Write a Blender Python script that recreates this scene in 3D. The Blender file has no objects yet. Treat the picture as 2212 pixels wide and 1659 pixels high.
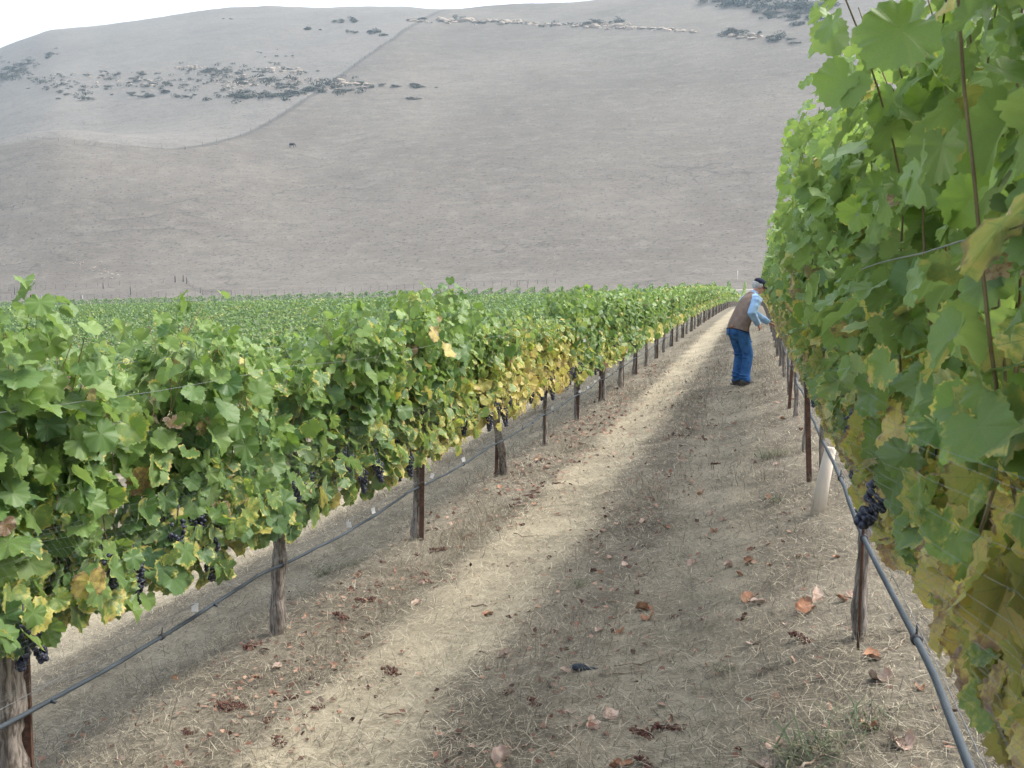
import bpy, bmesh, math
import numpy as np
from mathutils import Vector, Matrix
SC = bpy.context.scene
COL = SC.collection
R = math.radians
rng = np.random.default_rng(7)

# ------------------------------------------------------------------ camera
PITCH, YAW, FPX = R(6.5), R(13.56), 2200.0 / 2212.0
cam_d = bpy.data.cameras.new('camera')
cam = bpy.data.objects.new('camera', cam_d)
COL.objects.link(cam)
cam_d.sensor_width = 5.76
cam_d.lens = 5.76 * FPX
cam_d.clip_start = 0.05
cam_d.clip_end = 6000
cam.location = (0, 0, 0)
cam.rotation_euler = (R(90) - PITCH, 0, YAW)
cam_d.dof.use_dof = True
cam_d.dof.focus_distance = 9.0
cam_d.dof.aperture_fstop = 2.8
SC.camera = cam

# ------------------------------------------------------------------ world, sun, exposure
SUN_EL, SUN_AZ = R(53), R(62)          # azimuth clockwise from the row direction (+Y)
w = bpy.data.worlds.new('World')
SC.world = w
w.use_nodes = True
wn = w.node_tree
bg = wn.nodes['Background']
sky = wn.nodes.new('ShaderNodeTexSky')
sky.sky_type = 'NISHITA'
sky.sun_disc = False
sky.sun_elevation = SUN_EL
sky.sun_rotation = SUN_AZ
sky.air_density = 1.0
sky.dust_density = 4.0
sky.ozone_density = 0.6
hsv = wn.nodes.new('ShaderNodeHueSaturation')      # thin high cloud takes most of the blue out
hsv.inputs['Saturation'].default_value = 0.55
wn.links.new(sky.outputs[0], hsv.inputs['Color'])
wn.links.new(hsv.outputs[0], bg.inputs[0])
bg.inputs[1].default_value = 0.15
sd = bpy.data.lights.new('sun', 'SUN')
sd.energy = 0.95
sd.angle = R(11)
sd.color = (1.0, 0.955, 0.88)
sun = bpy.data.objects.new('sun', sd)
COL.objects.link(sun)
S = Vector((math.sin(SUN_AZ) * math.cos(SUN_EL), math.cos(SUN_AZ) * math.cos(SUN_EL), math.sin(SUN_EL)))
sun.rotation_euler = S.to_track_quat('Z', 'Y').to_euler()
SC.view_settings.view_transform = 'Standard'
SC.view_settings.look = 'None'
SC.view_settings.gamma = 1.0
SC.view_settings.exposure = 1.72
SC.cycles.max_bounces = 6
SC.cycles.transparent_max_bounces = 8
SC.cycles.volume_bounces = 0
SC.cycles.use_denoising = True

# ------------------------------------------------------------------ numpy camera (only to survey the photo's places)
_f = np.array([-math.sin(YAW) * math.cos(PITCH), math.cos(YAW) * math.cos(PITCH), -math.sin(PITCH)])
_r = np.array([math.cos(YAW), math.sin(YAW), 0.0])
_u = np.cross(_r, _f)


def ray(px, py):
    d = _f + _r * (px - 1106) / 2200.0 + _u * (829.5 - py) / 2200.0
    return d / d[1]


def pchip(xs, ys):
    xs, ys = np.array(xs, float), np.array(ys, float)
    h = np.diff(xs); dl = np.diff(ys) / h
    m = np.zeros_like(xs); m[0], m[-1] = dl[0], dl[-1]
    for i in range(1, len(xs) - 1):
        if dl[i - 1] * dl[i] > 0:
            w1, w2 = 2 * h[i] + h[i - 1], h[i] + 2 * h[i - 1]
            m[i] = (w1 + w2) / (w1 / dl[i - 1] + w2 / dl[i])

    def f(x):
        x = np.asarray(x, float)
        i = np.clip(np.searchsorted(xs, x) - 1, 0, len(h) - 1)
        t = (x - xs[i]) / h[i]
        tt = np.clip(t, 0, 1)
        v = (ys[i] * (1 + 2 * tt) * (1 - tt) ** 2 + h[i] * m[i] * tt * (1 - tt) ** 2
             + ys[i + 1] * tt * tt * (3 - 2 * tt) + h[i] * m[i + 1] * tt * tt * (tt - 1))
        v = v + np.where(t < 0, t * h[i] * m[i], 0) + np.where(t > 1, (t - 1) * h[i] * m[i + 1], 0)
        return v
    return f


def sstep(a, b, x):
    t = np.clip((np.asarray(x, float) - a) / (b - a), 0, 1)
    return t * t * (3 - 2 * t)


_HT = np.random.default_rng(99).random((256, 256))


def vnoise(x, y):
    x = np.asarray(x, float); y = np.asarray(y, float)
    xi = np.floor(x).astype(int); yi = np.floor(y).astype(int)
    fx = x - xi; fy = y - yi
    fx = fx * fx * (3 - 2 * fx); fy = fy * fy * (3 - 2 * fy)
    a = _HT[xi % 256, yi % 256]; b = _HT[(xi + 1) % 256, yi % 256]
    c = _HT[xi % 256, (yi + 1) % 256]; d = _HT[(xi + 1) % 256, (yi + 1) % 256]
    return (a * (1 - fx) + b * fx) * (1 - fy) + (c * (1 - fx) + d * fx) * fy - 0.5


def fbm(x, y, o=4):
    s = 0; a = 1.0
    for k in range(o):
        s = s + a * vnoise(x * 2 ** k + 17 * k, y * 2 ** k + 31 * k); a *= 0.5
    return s


# ------------------------------------------------------------------ terrain
ROW_L, ROW_R, PITCH_ROW, ROW_END, BASE = -2.6, 0.42, 3.02, 205.0, 214.0
gprof = pchip([-30, 0, 5, 10, 15, 20, 30, 41, 60, 100, 140, 165, 190, 205, 260],
              [-0.5, -1.45, -1.605, -1.72, -1.80, -1.86, -1.97, -2.12, -2.5, -3.6, -5.1, -5.95, -5.8, -4.4, -3.6])


def latn(x):
    x = np.asarray(x, float)
    a = np.where(x < -8, -1.6 - 3.4 * (1 - np.exp(-(-x - 8).clip(0) / 17)), 0.2 * x)
    return np.where(x > 6, 1.2 + 3 * (1 - np.exp(-(x - 6).clip(0) / 15)), a)


def base_ground(x, y):
    wgt = sstep(10, 120, y)
    return gprof(y) + latn(x) * (1 - wgt) + (0.031 * np.clip(x, -260, 260)) * wgt


RIDGE = [(-300, 260), (0, 105), (60, 80), (120, 62), (200, 57), (280, 44), (400, 27), (500, 13), (560, 9), (640, 9),
         (720, 8), (800, 4), (860, 3), (950, 10), (1060, 8), (1200, 5), (1300, 1), (1400, -6), (1500, -16),
         (1700, -40), (2000, -60), (2600, -60)]
_rt = np.array([ray(a, b)[0] for a, b in RIDGE]); _rr = np.array([ray(a, b - 9)[2] for a, b in RIDGE])
_S = np.arange(0, 900, 2.0)
_sl = 0.05 + 0.33 * sstep(4, 70, _S) * (1 - sstep(410, 600, _S)) - 0.25 * sstep(590, 700, _S)
_H = np.concatenate([[0], np.cumsum((_sl[1:] + _sl[:-1]) / 2 * 2.0)])
_A = []
for t_, r_ in zip(_rt, _rr):
    lo, hi = 0.2, 3.0
    for _ in range(40):
        mid = (lo + hi) / 2
        m_ = np.max((base_ground(t_ * BASE, BASE) + mid * _H)[:300] / (BASE + _S[:300]))
        lo, hi = (mid, hi) if m_ < r_ else (lo, mid)
    _A.append(lo)
_Af = pchip(_rt, _A)
MOUND_T = (ray(60, 310)[0], ray(700, 330)[0])


def T(x, y):
    x = np.asarray(x, float); y = np.asarray(y, float)
    z = base_ground(x, np.minimum(y, BASE))
    s = np.clip(y - BASE, 0, 898)
    t = x / np.maximum(y, 60)
    hill = _Af(np.clip(t, -1.3, 1.2)) * np.interp(s, _S, _H)
    am = 1 - sstep(MOUND_T[0], MOUND_T[1], t)
    dy = y - 352
    hill = hill + am * 17.5 * np.exp(-np.where(dy < 0, (dy / 75) ** 2, (dy / 36) ** 2)) * sstep(0, 30, s)
    hill = hill + sstep(15, 120, s) * (fbm(x / 70, y / 70, 5) * 3.0)
    z = z + hill
    near = 1 - sstep(25, 60, y)
    # alley relief: low berms under the rows, two shallow wheel tracks
    u = np.mod(x - ROW_L, PITCH_ROW)
    um = np.minimum(u, PITCH_ROW - u)
    rel = 0.05 * np.exp(-(um / 0.35) ** 2) - 0.035 * np.exp(-((u - 1.05) / 0.3) ** 2) - 0.03 * np.exp(-((u - 2.3) / 0.28) ** 2)
    z = z + near * (rel + 0.05 * fbm(x / 1.1, y / 1.1, 4) + 0.02 * fbm(x / 0.22, y / 0.22, 3))
    return z


def at(px, py, dmin=1.5, dmax=1000):
    """the place on the terrain that a spot of the survey photo shows"""
    d = ray(px, py)
    ys = np.geomspace(dmin, dmax, 6000)
    gap = d[2] * ys - T(d[0] * ys, ys)
    k = np.where(gap < 0)[0]
    if len(k) == 0:
        return None
    yy = ys[k[0]]
    x = d[0] * yy
    return Vector((x, yy, float(T(x, yy))))


# ------------------------------------------------------------------ helpers
def tag(o, label=None, cat=None, group=None, kind=None):
    if label: o['label'] = label
    if cat: o['category'] = cat
    if group: o['group'] = group
    if kind: o['kind'] = kind
    return o


def link(name, data, parent=None, loc=None):
    o = bpy.data.objects.new(name, data)
    COL.objects.link(o)
    if parent: o.parent = parent
    if loc is not None: o.location = loc
    return o


def empty(name, loc, rz=0.0):
    o = link(name, None, None, loc)
    o.rotation_euler = (0, 0, rz)
    o.empty_display_size = 0.2
    return o


def mesh(name, V, faces, mat, attrs=None, smooth=True):
    """faces: list of integer arrays (n,3) / (n,4)"""
    me = bpy.data.meshes.new(name)
    V = np.asarray(V, np.float32)
    fs = [np.asarray(f, np.int32) for f in faces if len(f)]
    loops = np.concatenate([f.ravel() for f in fs])
    tot = np.concatenate([np.full(len(f), f.shape[1], np.int32) for f in fs])
    st = np.concatenate([[0], np.cumsum(tot)[:-1]]).astype(np.int32)
    me.vertices.add(len(V)); me.vertices.foreach_set('co', V.ravel())
    me.loops.add(len(loops)); me.loops.foreach_set('vertex_index', loops)
    me.polygons.add(len(tot)); me.polygons.foreach_set('loop_start', st)
    me.polygons.foreach_set('use_smooth', np.full(len(tot), smooth))
    for k, (typ, arr) in (attrs or {}).items():
        a = me.attributes.new(k, typ, 'POINT')
        arr = np.asarray(arr, np.float32)
        a.data.foreach_set('value' if typ == 'FLOAT' else ('vector' if typ == 'FLOAT_VECTOR' else 'color'), arr.ravel())
    me.update(calc_edges=True)
    me.validate()
    if mat: me.materials.append(mat)
    return me


class MB:
    """collects pieces into one mesh"""

    def __init__(s): s.V = []; s.F3 = []; s.F4 = []; s.n = 0

    def add(s, V, F):
        V = np.asarray(V, float)
        for f in F:
            if len(f) == 0: continue
            f = np.asarray(f, int) + s.n
            (s.F3 if f.shape[1] == 3 else s.F4).append(f)
        s.V.append(V); s.n += len(V)
        return s

    def tube(s, pts, rad, seg=8, cap=True, flat=None, wob=0.0, seed=0):
        pts = np.asarray(pts, float); n = len(pts)
        rad = np.broadcast_to(np.asarray(rad, float), (n,))
        tg = np.gradient(pts, axis=0); tg /= np.linalg.norm(tg, axis=1)[:, None] + 1e-9
        ref = np.array([0, 1, 0]) if abs(tg[0, 1]) < 0.9 else np.array([1, 0, 0])
        a = np.cross(tg, ref); a /= np.linalg.norm(a, axis=1)[:, None] + 1e-9
        b = np.cross(tg, a)
        th = np.arange(seg) / seg * 2 * math.pi
        rr = rad[:, None] * np.ones(seg)
        if wob:
            r2 = np.random.default_rng(seed)
            rr = rr * (1 + wob * (r2.random((n, seg)) - 0.5) + wob * 1.2 * (r2.random(seg) - 0.5)[None, :])
        ca, sa = np.cos(th), np.sin(th)
        V = pts[:, None, :] + rr[..., None] * (ca[None, :, None] * a[:, None, :] + sa[None, :, None] * b[:, None, :])
        V = V.reshape(-1, 3)
        i = np.arange(n - 1)[:, None] * seg; j = np.arange(seg)[None, :]; k = (j + 1) % seg
        F = np.stack([i + j, i + k, i + seg + k, i + seg + j], -1).reshape(-1, 4)
        Fs = [F]
        if cap:
            V = np.vstack([V, pts[0], pts[-1]])
            c0, c1 = n * seg, n * seg + 1
            jj = np.arange(seg); kk = (jj + 1) % seg
            Fs.append(np.stack([np.full(seg, c0), kk, jj], -1))
            Fs.append(np.stack([np.full(seg, c1), (n - 1) * seg + jj, (n - 1) * seg + kk], -1))
        return s.add(V, Fs)

    def box(s, c, h, rot=None):
        c = np.asarray(c, float); h = np.asarray(h, float)
        V = np.array([[x, y, z] for x in (-1, 1) for y in (-1, 1) for z in (-1, 1)], float) * h
        if rot is not None: V = V @ np.asarray(rot).T
        F = np.array([[0, 1, 3, 2], [4, 6, 7, 5], [0, 4, 5, 1], [2, 3, 7, 6], [0, 2, 6, 4], [1, 5, 7, 3]])
        return s.add(V + c, [F])

    def ball(s, c, r, seg=12, rings=8, rot=None):
        r = np.broadcast_to(np.asarray(r, float), (3,))
        ph = np.linspace(0, math.pi, rings + 1)[1:-1]; th = np.arange(seg) / seg * 2 * math.pi
        V = np.stack([np.sin(ph)[:, None] * np.cos(th), np.sin(ph)[:, None] * np.sin(th), np.cos(ph)[:, None] * np.ones(seg)], -1).reshape(-1, 3)
        V = np.vstack([V, [0, 0, 1], [0, 0, -1]]) * r
        if rot is not None: V = V @ np.asarray(rot).T
        m = rings - 1
        i = np.arange(m - 1)[:, None] * seg; j = np.arange(seg)[None, :]; k = (j + 1) % seg
        F = np.stack([i + j, i + seg + j, i + seg + k, i + k], -1).reshape(-1, 4)
        jj = np.arange(seg); kk = (jj + 1) % seg
        return s.add(V + np.asarray(c, float), [F, np.stack([np.full(seg, m * seg), jj, kk], -1),
                                               np.stack([np.full(seg, m * seg + 1), (m - 1) * seg + kk, (m - 1) * seg + jj], -1)])

    def mesh(s, name, mat, smooth=True):
        fs = []
        if s.F4: fs.append(np.concatenate(s.F4))
        if s.F3: fs.append(np.concatenate(s.F3))
        return mesh(name, np.concatenate(s.V), fs, mat, smooth=smooth)

    def build(s, name, mat, parent=None, loc=None, smooth=True):
        return link(name, s.mesh(name, mat, smooth), parent, loc)


# ------------------------------------------------------------------ materials
class NT:
    def __init__(s, name):
        s.m = bpy.data.materials.new(name); s.m.use_nodes = True
        s.t = s.m.node_tree; s.n = s.t.nodes
        s.bsdf = s.n['Principled BSDF']; s.out = s.n['Material Output']

    def set(s, sock, v):
        if isinstance(v, bpy.types.NodeSocket): s.t.links.new(v, sock)
        elif v is not None: sock.default_value = v

    def math(s, op, a, b=None, c=None, clamp=False):
        n = s.n.new('ShaderNodeMath'); n.operation = op; n.use_clamp = clamp
        s.set(n.inputs[0], a); s.set(n.inputs[1], b); s.set(n.inputs[2], c)
        return n.outputs[0]

    def mix(s, f, a, b, mode='MIX'):
        n = s.n.new('ShaderNodeMix'); n.data_type = 'RGBA'; n.blend_type = mode
        s.set(n.inputs[0], f)
        s.set(n.inputs[6], a if isinstance(a, bpy.types.NodeSocket) else (*a, 1)[:4])
        s.set(n.inputs[7], b if isinstance(b, bpy.types.NodeSocket) else (*b, 1)[:4])
        return n.outputs[2]

    def range(s, v, a, b, c=0.0, d=1.0, smooth=True):
        n = s.n.new('ShaderNodeMapRange'); n.interpolation_type = 'SMOOTHSTEP' if smooth else 'LINEAR'
        s.set(n.inputs[0], v)
        for i, q in enumerate((a, b, c, d)): n.inputs[i + 1].default_value = q
        return n.outputs[0]

    def pos(s):
        return s.n.new('ShaderNodeNewGeometry').outputs['Position']

    def objc(s):
        return s.n.new('ShaderNodeTexCoord').outputs['Object']

    def mapv(s, v, scale=(1, 1, 1), rot=(0, 0, 0)):
        n = s.n.new('ShaderNodeMapping'); s.set(n.inputs[0], v)
        n.inputs['Scale'].default_value = scale; n.inputs['Rotation'].default_value = rot
        return n.outputs[0]

    def noise(s, v, scale, detail=4, rough=0.55, dist=0.0):
        n = s.n.new('ShaderNodeTexNoise'); s.set(n.inputs['Vector'], v)
        n.inputs['Scale'].default_value = scale; n.inputs['Detail'].default_value = detail
        n.inputs['Roughness'].default_value = rough; n.inputs['Distortion'].default_value = dist
        return n.outputs['Fac']

    def voro(s, v, scale, feat='F1'):
        n = s.n.new('ShaderNodeTexVoronoi'); n.feature = feat; s.set(n.inputs['Vector'], v)
        n.inputs['Scale'].default_value = scale
        return n

    def sep(s, v):
        n = s.n.new('ShaderNodeSeparateXYZ'); s.set(n.inputs[0], v); return n.outputs

    def attr(s, name):
        n = s.n.new('ShaderNodeAttribute'); n.attribute_name = name; return n

    def ramp(s, v, stops, interp='LINEAR'):
        n = s.n.new('ShaderNodeValToRGB'); s.set(n.inputs[0], v)
        e = n.color_ramp.elements; n.color_ramp.interpolation = interp
        while len(e) < len(stops): e.new(0.5)
        for q, (p, c) in zip(e, stops): q.position = p; q.color = (*c, 1)
        return n.outputs[0]

    def bump(s, h, strength=0.3, dist=0.01):
        n = s.n.new('ShaderNodeBump'); s.set(n.inputs['Height'], h)
        n.inputs['Strength'].default_value = strength; n.inputs['Distance'].default_value = dist
        s.t.links.new(n.outputs[0], s.bsdf.inputs['Normal'])
        return n

    def fin(s, col, rough=0.8, spec=0.3, metal=0.0):
        s.set(s.bsdf.inputs['Base Color'], col if isinstance(col, bpy.types.NodeSocket) else (*col, 1))
        s.set(s.bsdf.inputs['Roughness'], rough)
        s.bsdf.inputs['Specular IOR Level'].default_value = spec
        s.bsdf.inputs['Metallic'].default_value = metal
        return s.m


def noisy(name, c1, c2, scale=20, rough=0.8, spec=0.3, bump=0.2, bdist=0.005, stretch=(1, 1, 1), metal=0, detail=5):
    m = NT(name); v = m.mapv(m.objc(), stretch)
    n = m.noise(v, scale, detail)
    if bump: m.bump(n, bump, bdist)
    return m.fin(m.mix(m.range(n, 0.3, 0.7), c1, c2), rough, spec, metal)


def leaf_material():
    m = NT('vine_leaf')
    uv = m.sep(m.attr('luv').outputs['Vector'])
    lc = m.sep(m.attr('lc').outputs['Vector'])
    sen, rnd = lc[0], lc[1]
    p = m.attr('luv').outputs['Vector']
    d = None
    for a in (0.0, 0.88, -0.88, 1.85, -1.85):
        c, s_ = math.cos(a), math.sin(a)
        al = m.math('ADD', m.math('MULTIPLY', uv[0], c), m.math('MULTIPLY', uv[1], s_))
        pe = m.math('ABSOLUTE', m.math('SUBTRACT', m.math('MULTIPLY', uv[1], c), m.math('MULTIPLY', uv[0], s_)))
        q = m.math('ADD', pe, m.math('LESS_THAN', al, 0.0))
        sl = m.math('SUBTRACT', al, m.math('MULTIPLY', pe, 0.75))
        if d is None:
            d, sel = q, sl
        else:
            t = m.math('LESS_THAN', q, d)
            sel = m.math('ADD', m.math('MULTIPLY', sl, t), m.math('MULTIPLY', sel, m.math('SUBTRACT', 1.0, t)))
            d = m.math('MINIMUM', d, q)
    vein = m.range(d, 0.004, 0.026, 1.0, 0.0)
    side = m.range(m.math('ABSOLUTE', m.math('SUBTRACT', m.math('FRACT', m.math('MULTIPLY', sel, 6.5)), 0.5)), 0.43, 0.5)
    off = m.n.new('ShaderNodeVectorMath'); off.operation = 'SCALE'
    m.t.links.new(m.attr('lc').outputs['Vector'], off.inputs[0]); off.inputs['Scale'].default_value = 37.0
    add = m.n.new('ShaderNodeVectorMath'); add.operation = 'ADD'
    m.t.links.new(p, add.inputs[0]); m.t.links.new(off.outputs[0], add.inputs[1])
    nz = m.noise(add.outputs[0], 2.2, 4, 0.6)
    nf = m.noise(add.outputs[0], 9.0, 3, 0.6)
    edge = m.math('MULTIPLY', m.math('POWER', uv[2], 5.0), m.range(nz, 0.42, 0.62))
    se = m.math('ADD', sen, m.math('MULTIPLY', edge, m.math('ADD', m.math('MULTIPLY', sen, 0.5), m.math('MULTIPLY', m.math('GREATER_THAN', lc[2], 0.70), 0.42))))
    se = m.math('ADD', se, m.math('MULTIPLY', m.math('SUBTRACT', nz, 0.5), m.math('ADD', 0.10, m.math('MULTIPLY', sen, 0.9))))
    se = m.math('SUBTRACT', se, m.math('MULTIPLY', vein, m.math('MULTIPLY', sen, 0.18)))
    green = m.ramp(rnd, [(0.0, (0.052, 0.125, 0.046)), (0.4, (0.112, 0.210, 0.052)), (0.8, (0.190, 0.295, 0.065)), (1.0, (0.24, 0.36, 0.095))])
    tired = m.ramp(se, [(0.0, (0.10, 0.20, 0.05)), (0.27, (0.25, 0.33, 0.06)), (0.38, (0.50, 0.47, 0.11)), (0.56, (0.64, 0.50, 0.15)),
                        (0.74, (0.36, 0.23, 0.11)), (0.9, (0.23, 0.135, 0.085)), (1.0, (0.38, 0.27, 0.21))])
    col = m.mix(m.range(se, 0.20, 0.38), green, tired)
    col = m.mix(m.math('MULTIPLY', vein, 0.28), col, (0.25, 0.29, 0.13))
    col = m.mix(m.math('MULTIPLY', m.range(nf, 0.62, 0.74), m.math('ADD', 0.06, m.math('MULTIPLY', sen, 0.35))), col, (0.17, 0.085, 0.035))
    col = m.mix(m.math('MULTIPLY', side, 0.16), col, (0.22, 0.27, 0.12))
    col = m.mix(m.range(m.noise(add.outputs[0], 26.0, 3, 0.7), 0.35, 0.75), col, m.mix(1.0, col, (0.84, 0.87, 0.85), 'MULTIPLY'))
    back = m.n.new('ShaderNodeNewGeometry').outputs['Backfacing']
    col = m.mix(m.math('MULTIPLY', back, 0.45), col, (0.17, 0.225, 0.125))
    m.fin(col, m.math('ADD', 0.36, m.math('MULTIPLY', nz, 0.22)), 0.5)
    m.bsdf.inputs['Sheen Weight'].default_value = 0.15
    m.bsdf.inputs['Sheen Tint'].default_value = (0.85, 0.95, 1.0, 1)
    hgt = m.math('ADD', m.math('MULTIPLY', m.math('ADD', vein, m.math('MULTIPLY', side, 0.5)), -0.10), m.math('MULTIPLY', nf, 0.30))
    m.bump(hgt, 0.25, 0.01)
    tr = m.n.new('ShaderNodeBsdfTranslucent')
    tcol = m.mix(0.6, col, m.mix(1.0, col, (1.3, 1.35, 0.55), 'MULTIPLY'))
    m.t.links.new(tcol, tr.inputs[0])
    mx = m.n.new('ShaderNodeMixShader'); mx.inputs[0].default_value = 0.45
    m.t.links.new(m.bsdf.outputs[0], mx.inputs[1]); m.t.links.new(tr.outputs[0], mx.inputs[2])
    m.t.links.new(mx.outputs[0], m.out.inputs[0])
    return m.m


def ground_material():
    m = NT('straw_soil')
    p = m.pos(); x, y, z = m.sep(p)[0:3]
    u = m.math('MODULO', m.math('ADD', m.math('SUBTRACT', x, ROW_L), PITCH_ROW * 100), PITCH_ROW)
    wob = m.math('MULTIPLY', m.math('SUBTRACT', m.noise(p, 0.9, 3), 0.5), 0.5)
    u = m.math('ADD', u, wob)
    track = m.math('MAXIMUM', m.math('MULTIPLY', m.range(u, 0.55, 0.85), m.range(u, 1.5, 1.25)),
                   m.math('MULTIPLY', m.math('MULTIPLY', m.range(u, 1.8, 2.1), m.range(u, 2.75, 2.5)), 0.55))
    fine = m.noise(m.mapv(p, (1, 1, 1), (0, 0, 0.5)), 60, 5, 0.7)
    st1 = m.noise(m.mapv(p, (60, 9, 20), (0, 0, 0.6)), 1.6, 4, 0.6)
    st2 = m.noise(m.mapv(p, (9, 60, 20), (0, 0, 0.3)), 1.6, 4, 0.6)
    straw = m.math('MAXIMUM', st1, st2)
    big = m.noise(p, 1.3, 5, 0.6)
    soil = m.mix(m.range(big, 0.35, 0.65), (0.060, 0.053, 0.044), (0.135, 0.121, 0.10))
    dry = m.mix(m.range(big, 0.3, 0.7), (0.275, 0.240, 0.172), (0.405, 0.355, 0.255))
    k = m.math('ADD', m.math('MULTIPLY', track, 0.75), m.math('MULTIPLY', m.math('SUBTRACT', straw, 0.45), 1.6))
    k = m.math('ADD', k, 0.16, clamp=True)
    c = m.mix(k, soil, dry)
    c = m.mix(m.math('MULTIPLY', m.range(fine, 0.58, 0.72), 0.75), c, (0.045, 0.038, 0.032))
    far = m.mix(m.range(m.noise(p, 0.25, 5), 0.35, 0.65), (0.17, 0.155, 0.135), (0.22, 0.2, 0.17))
    c = m.mix(m.range(y, 60, 190), c, far)
    m.bump(m.math('ADD', straw, m.math('MULTIPLY', fine, 0.7)), 0.6, 0.012)
    return m.fin(c, 0.95, 0.12)


def hill_material():
    m = NT('dry_grass_hill')
    p = m.pos(); x, y, z = m.sep(p)[0:3]
    cr = m.attr('crease').outputs['Fac']
    big = m.noise(p, 0.012, 5, 0.55)
    mid = m.noise(m.mapv(p, (0.035, 0.16, 0.3), (0.0, 0.0, 0.25)), 1.0, 6, 0.7, 0.4)
    fine = m.noise(p, 0.9, 4, 0.7)
    c = m.mix(m.range(big, 0.35, 0.65), (0.127, 0.109, 0.089), (0.176, 0.154, 0.126))
    c = m.mix(m.math('MULTIPLY', m.range(mid, 0.42, 0.70), 0.28), c, (0.175, 0.165, 0.15))
    c = m.mix(m.math('MULTIPLY', m.range(mid, 0.44, 0.30), 0.40), c, (0.075, 0.072, 0.068))
    pale_side = m.mix(0.6, c, (0.160, 0.152, 0.136))  # paler stubble pasture on the left of the fence line
    c = m.mix(m.range(m.math('ADD', cr, m.math('MULTIPLY', m.math('SUBTRACT', fine, 0.5), 4.0)), -3.0, 3.0), pale_side, m.mix(0.4, c, (0.100, 0.092, 0.077)))
    g2 = m.noise(m.mapv(p, (0.13, 0.19, 0.3), (0, 0, 0.5)), 1.0, 7, 0.82)
    c = m.mix(m.math('MULTIPLY', m.range(g2, 0.50, 0.62), 0.32), c, (0.225, 0.207, 0.17))
    c = m.mix(m.math('MULTIPLY', m.range(g2, 0.48, 0.37), 0.30), c, (0.075, 0.068, 0.06))
    lines = m.math('ABSOLUTE', m.math('SUBTRACT', m.math('FRACT', m.math('ADD', m.math('MULTIPLY', z, 0.21), m.math('MULTIPLY', m.noise(p, 0.016, 5, 0.6), 7.0))), 0.5))
    tr = m.math('MULTIPLY', m.range(lines, 0.43, 0.49), m.range(m.noise(m.mapv(p, (0.022, 0.03, 0.03)), 1.0, 4), 0.48, 0.62))
    c = m.mix(m.math('MULTIPLY', tr, m.range(z, 130, 20, 0.15, 0.6)), c, (0.062, 0.056, 0.048))
    c = m.mix(m.math('MULTIPLY', m.range(fine, 0.54, 0.68), 0.85), c, (0.04, 0.037, 0.033))
    sp = m.voro(p, 1.7)
    spk = m.math('MULTIPLY', m.range(sp.outputs['Distance'], 0.17, 0.09),
                 m.math('GREATER_THAN', m.sep(sp.outputs['Color'])[0], m.math('SUBTRACT', 0.975, m.math('ADD', m.math('MULTIPLY', m.range(m.noise(p, 0.03, 4), 0.45, 0.7), 0.28), m.math('MULTIPLY', m.range(cr, 3.0, -3.0), 0.16)))))
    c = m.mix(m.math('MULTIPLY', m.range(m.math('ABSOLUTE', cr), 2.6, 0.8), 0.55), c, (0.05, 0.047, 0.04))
    c = m.mix(m.math('MULTIPLY', spk, 0.7), c, (0.6, 0.57, 0.52))
    m.bump(m.math('ADD', mid, fine), 0.35, 0.4)
    return m.fin(c, 0.95, 0.1)


M_LEAF = leaf_material()
M_GROUND = ground_material()
M_HILL = hill_material()
M_BARK = None


def bark_material(name, c1, c2):
    m = NT(name); o = m.objc()
    n = m.noise(m.mapv(o, (38, 38, 5)), 1.4, 5, 0.65, 0.6)
    n2 = m.noise(o, 14, 4)
    c = m.mix(m.range(n, 0.36, 0.62), c1, c2)
    c = m.mix(m.math('MULTIPLY', m.range(n2, 0.5, 0.7), 0.5), c, (0.10, 0.075, 0.055))
    m.bump(n, 0.9, 0.012)
    return m.fin(c, 0.9, 0.2)


M_BARK = bark_material('vine_bark', (0.085, 0.07, 0.058), (0.29, 0.255, 0.22))
M_CORDON = bark_material('cordon_bark', (0.055, 0.045, 0.038), (0.20, 0.17, 0.145))
M_CANE = noisy('cane', (0.13, 0.085, 0.045), (0.19, 0.15, 0.07), 30, 0.6, 0.4)
M_POST = noisy('rusty_steel', (0.055, 0.032, 0.022), (0.13, 0.065, 0.04), 25, 0.75, 0.35, 0.3, 0.002)
M_WIRE = noisy('galvanised_wire', (0.16, 0.165, 0.17), (0.26, 0.265, 0.27), 50, 0.45, 0.5, 0, metal=0.6)
M_HOSE = noisy('drip_hose', (0.034, 0.046, 0.057), (0.066, 0.082, 0.096), 14, 0.65, 0.3, 0.1, 0.002, (1, 0.2, 1))
M_BLACK = noisy('black_plastic', (0.03, 0.03, 0.035), (0.05, 0.05, 0.055), 40, 0.5)
M_TAG = noisy('white_tag', (0.76, 0.76, 0.78), (0.82, 0.82, 0.82), 30, 0.6, 0.3, 0)
M_NET = noisy('bird_net', (0.16, 0.18, 0.18), (0.25, 0.27, 0.265), 10, 0.6, 0.3, 0)
M_WOOD = noisy('weathered_wood', (0.06, 0.052, 0.046), (0.14, 0.12, 0.105), 9, 0.9, 0.2, 0.4, 0.01, (6, 6, 1))
M_ROCK = noisy('pale_rock', (0.26, 0.205, 0.155), (0.42, 0.35, 0.28), 0.6, 0.9, 0.2, 0.6, 0.3)
M_GUARD = noisy('grow_tube_card', (0.48, 0.42, 0.34), (0.60, 0.53, 0.44), 9, 0.8, 0.25, 0.2, 0.004, (1, 1, 0.3))
M_TWIG = noisy('dry_twig', (0.16, 0.115, 0.08), (0.33, 0.27, 0.2), 30, 0.85, 0.2)


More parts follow.
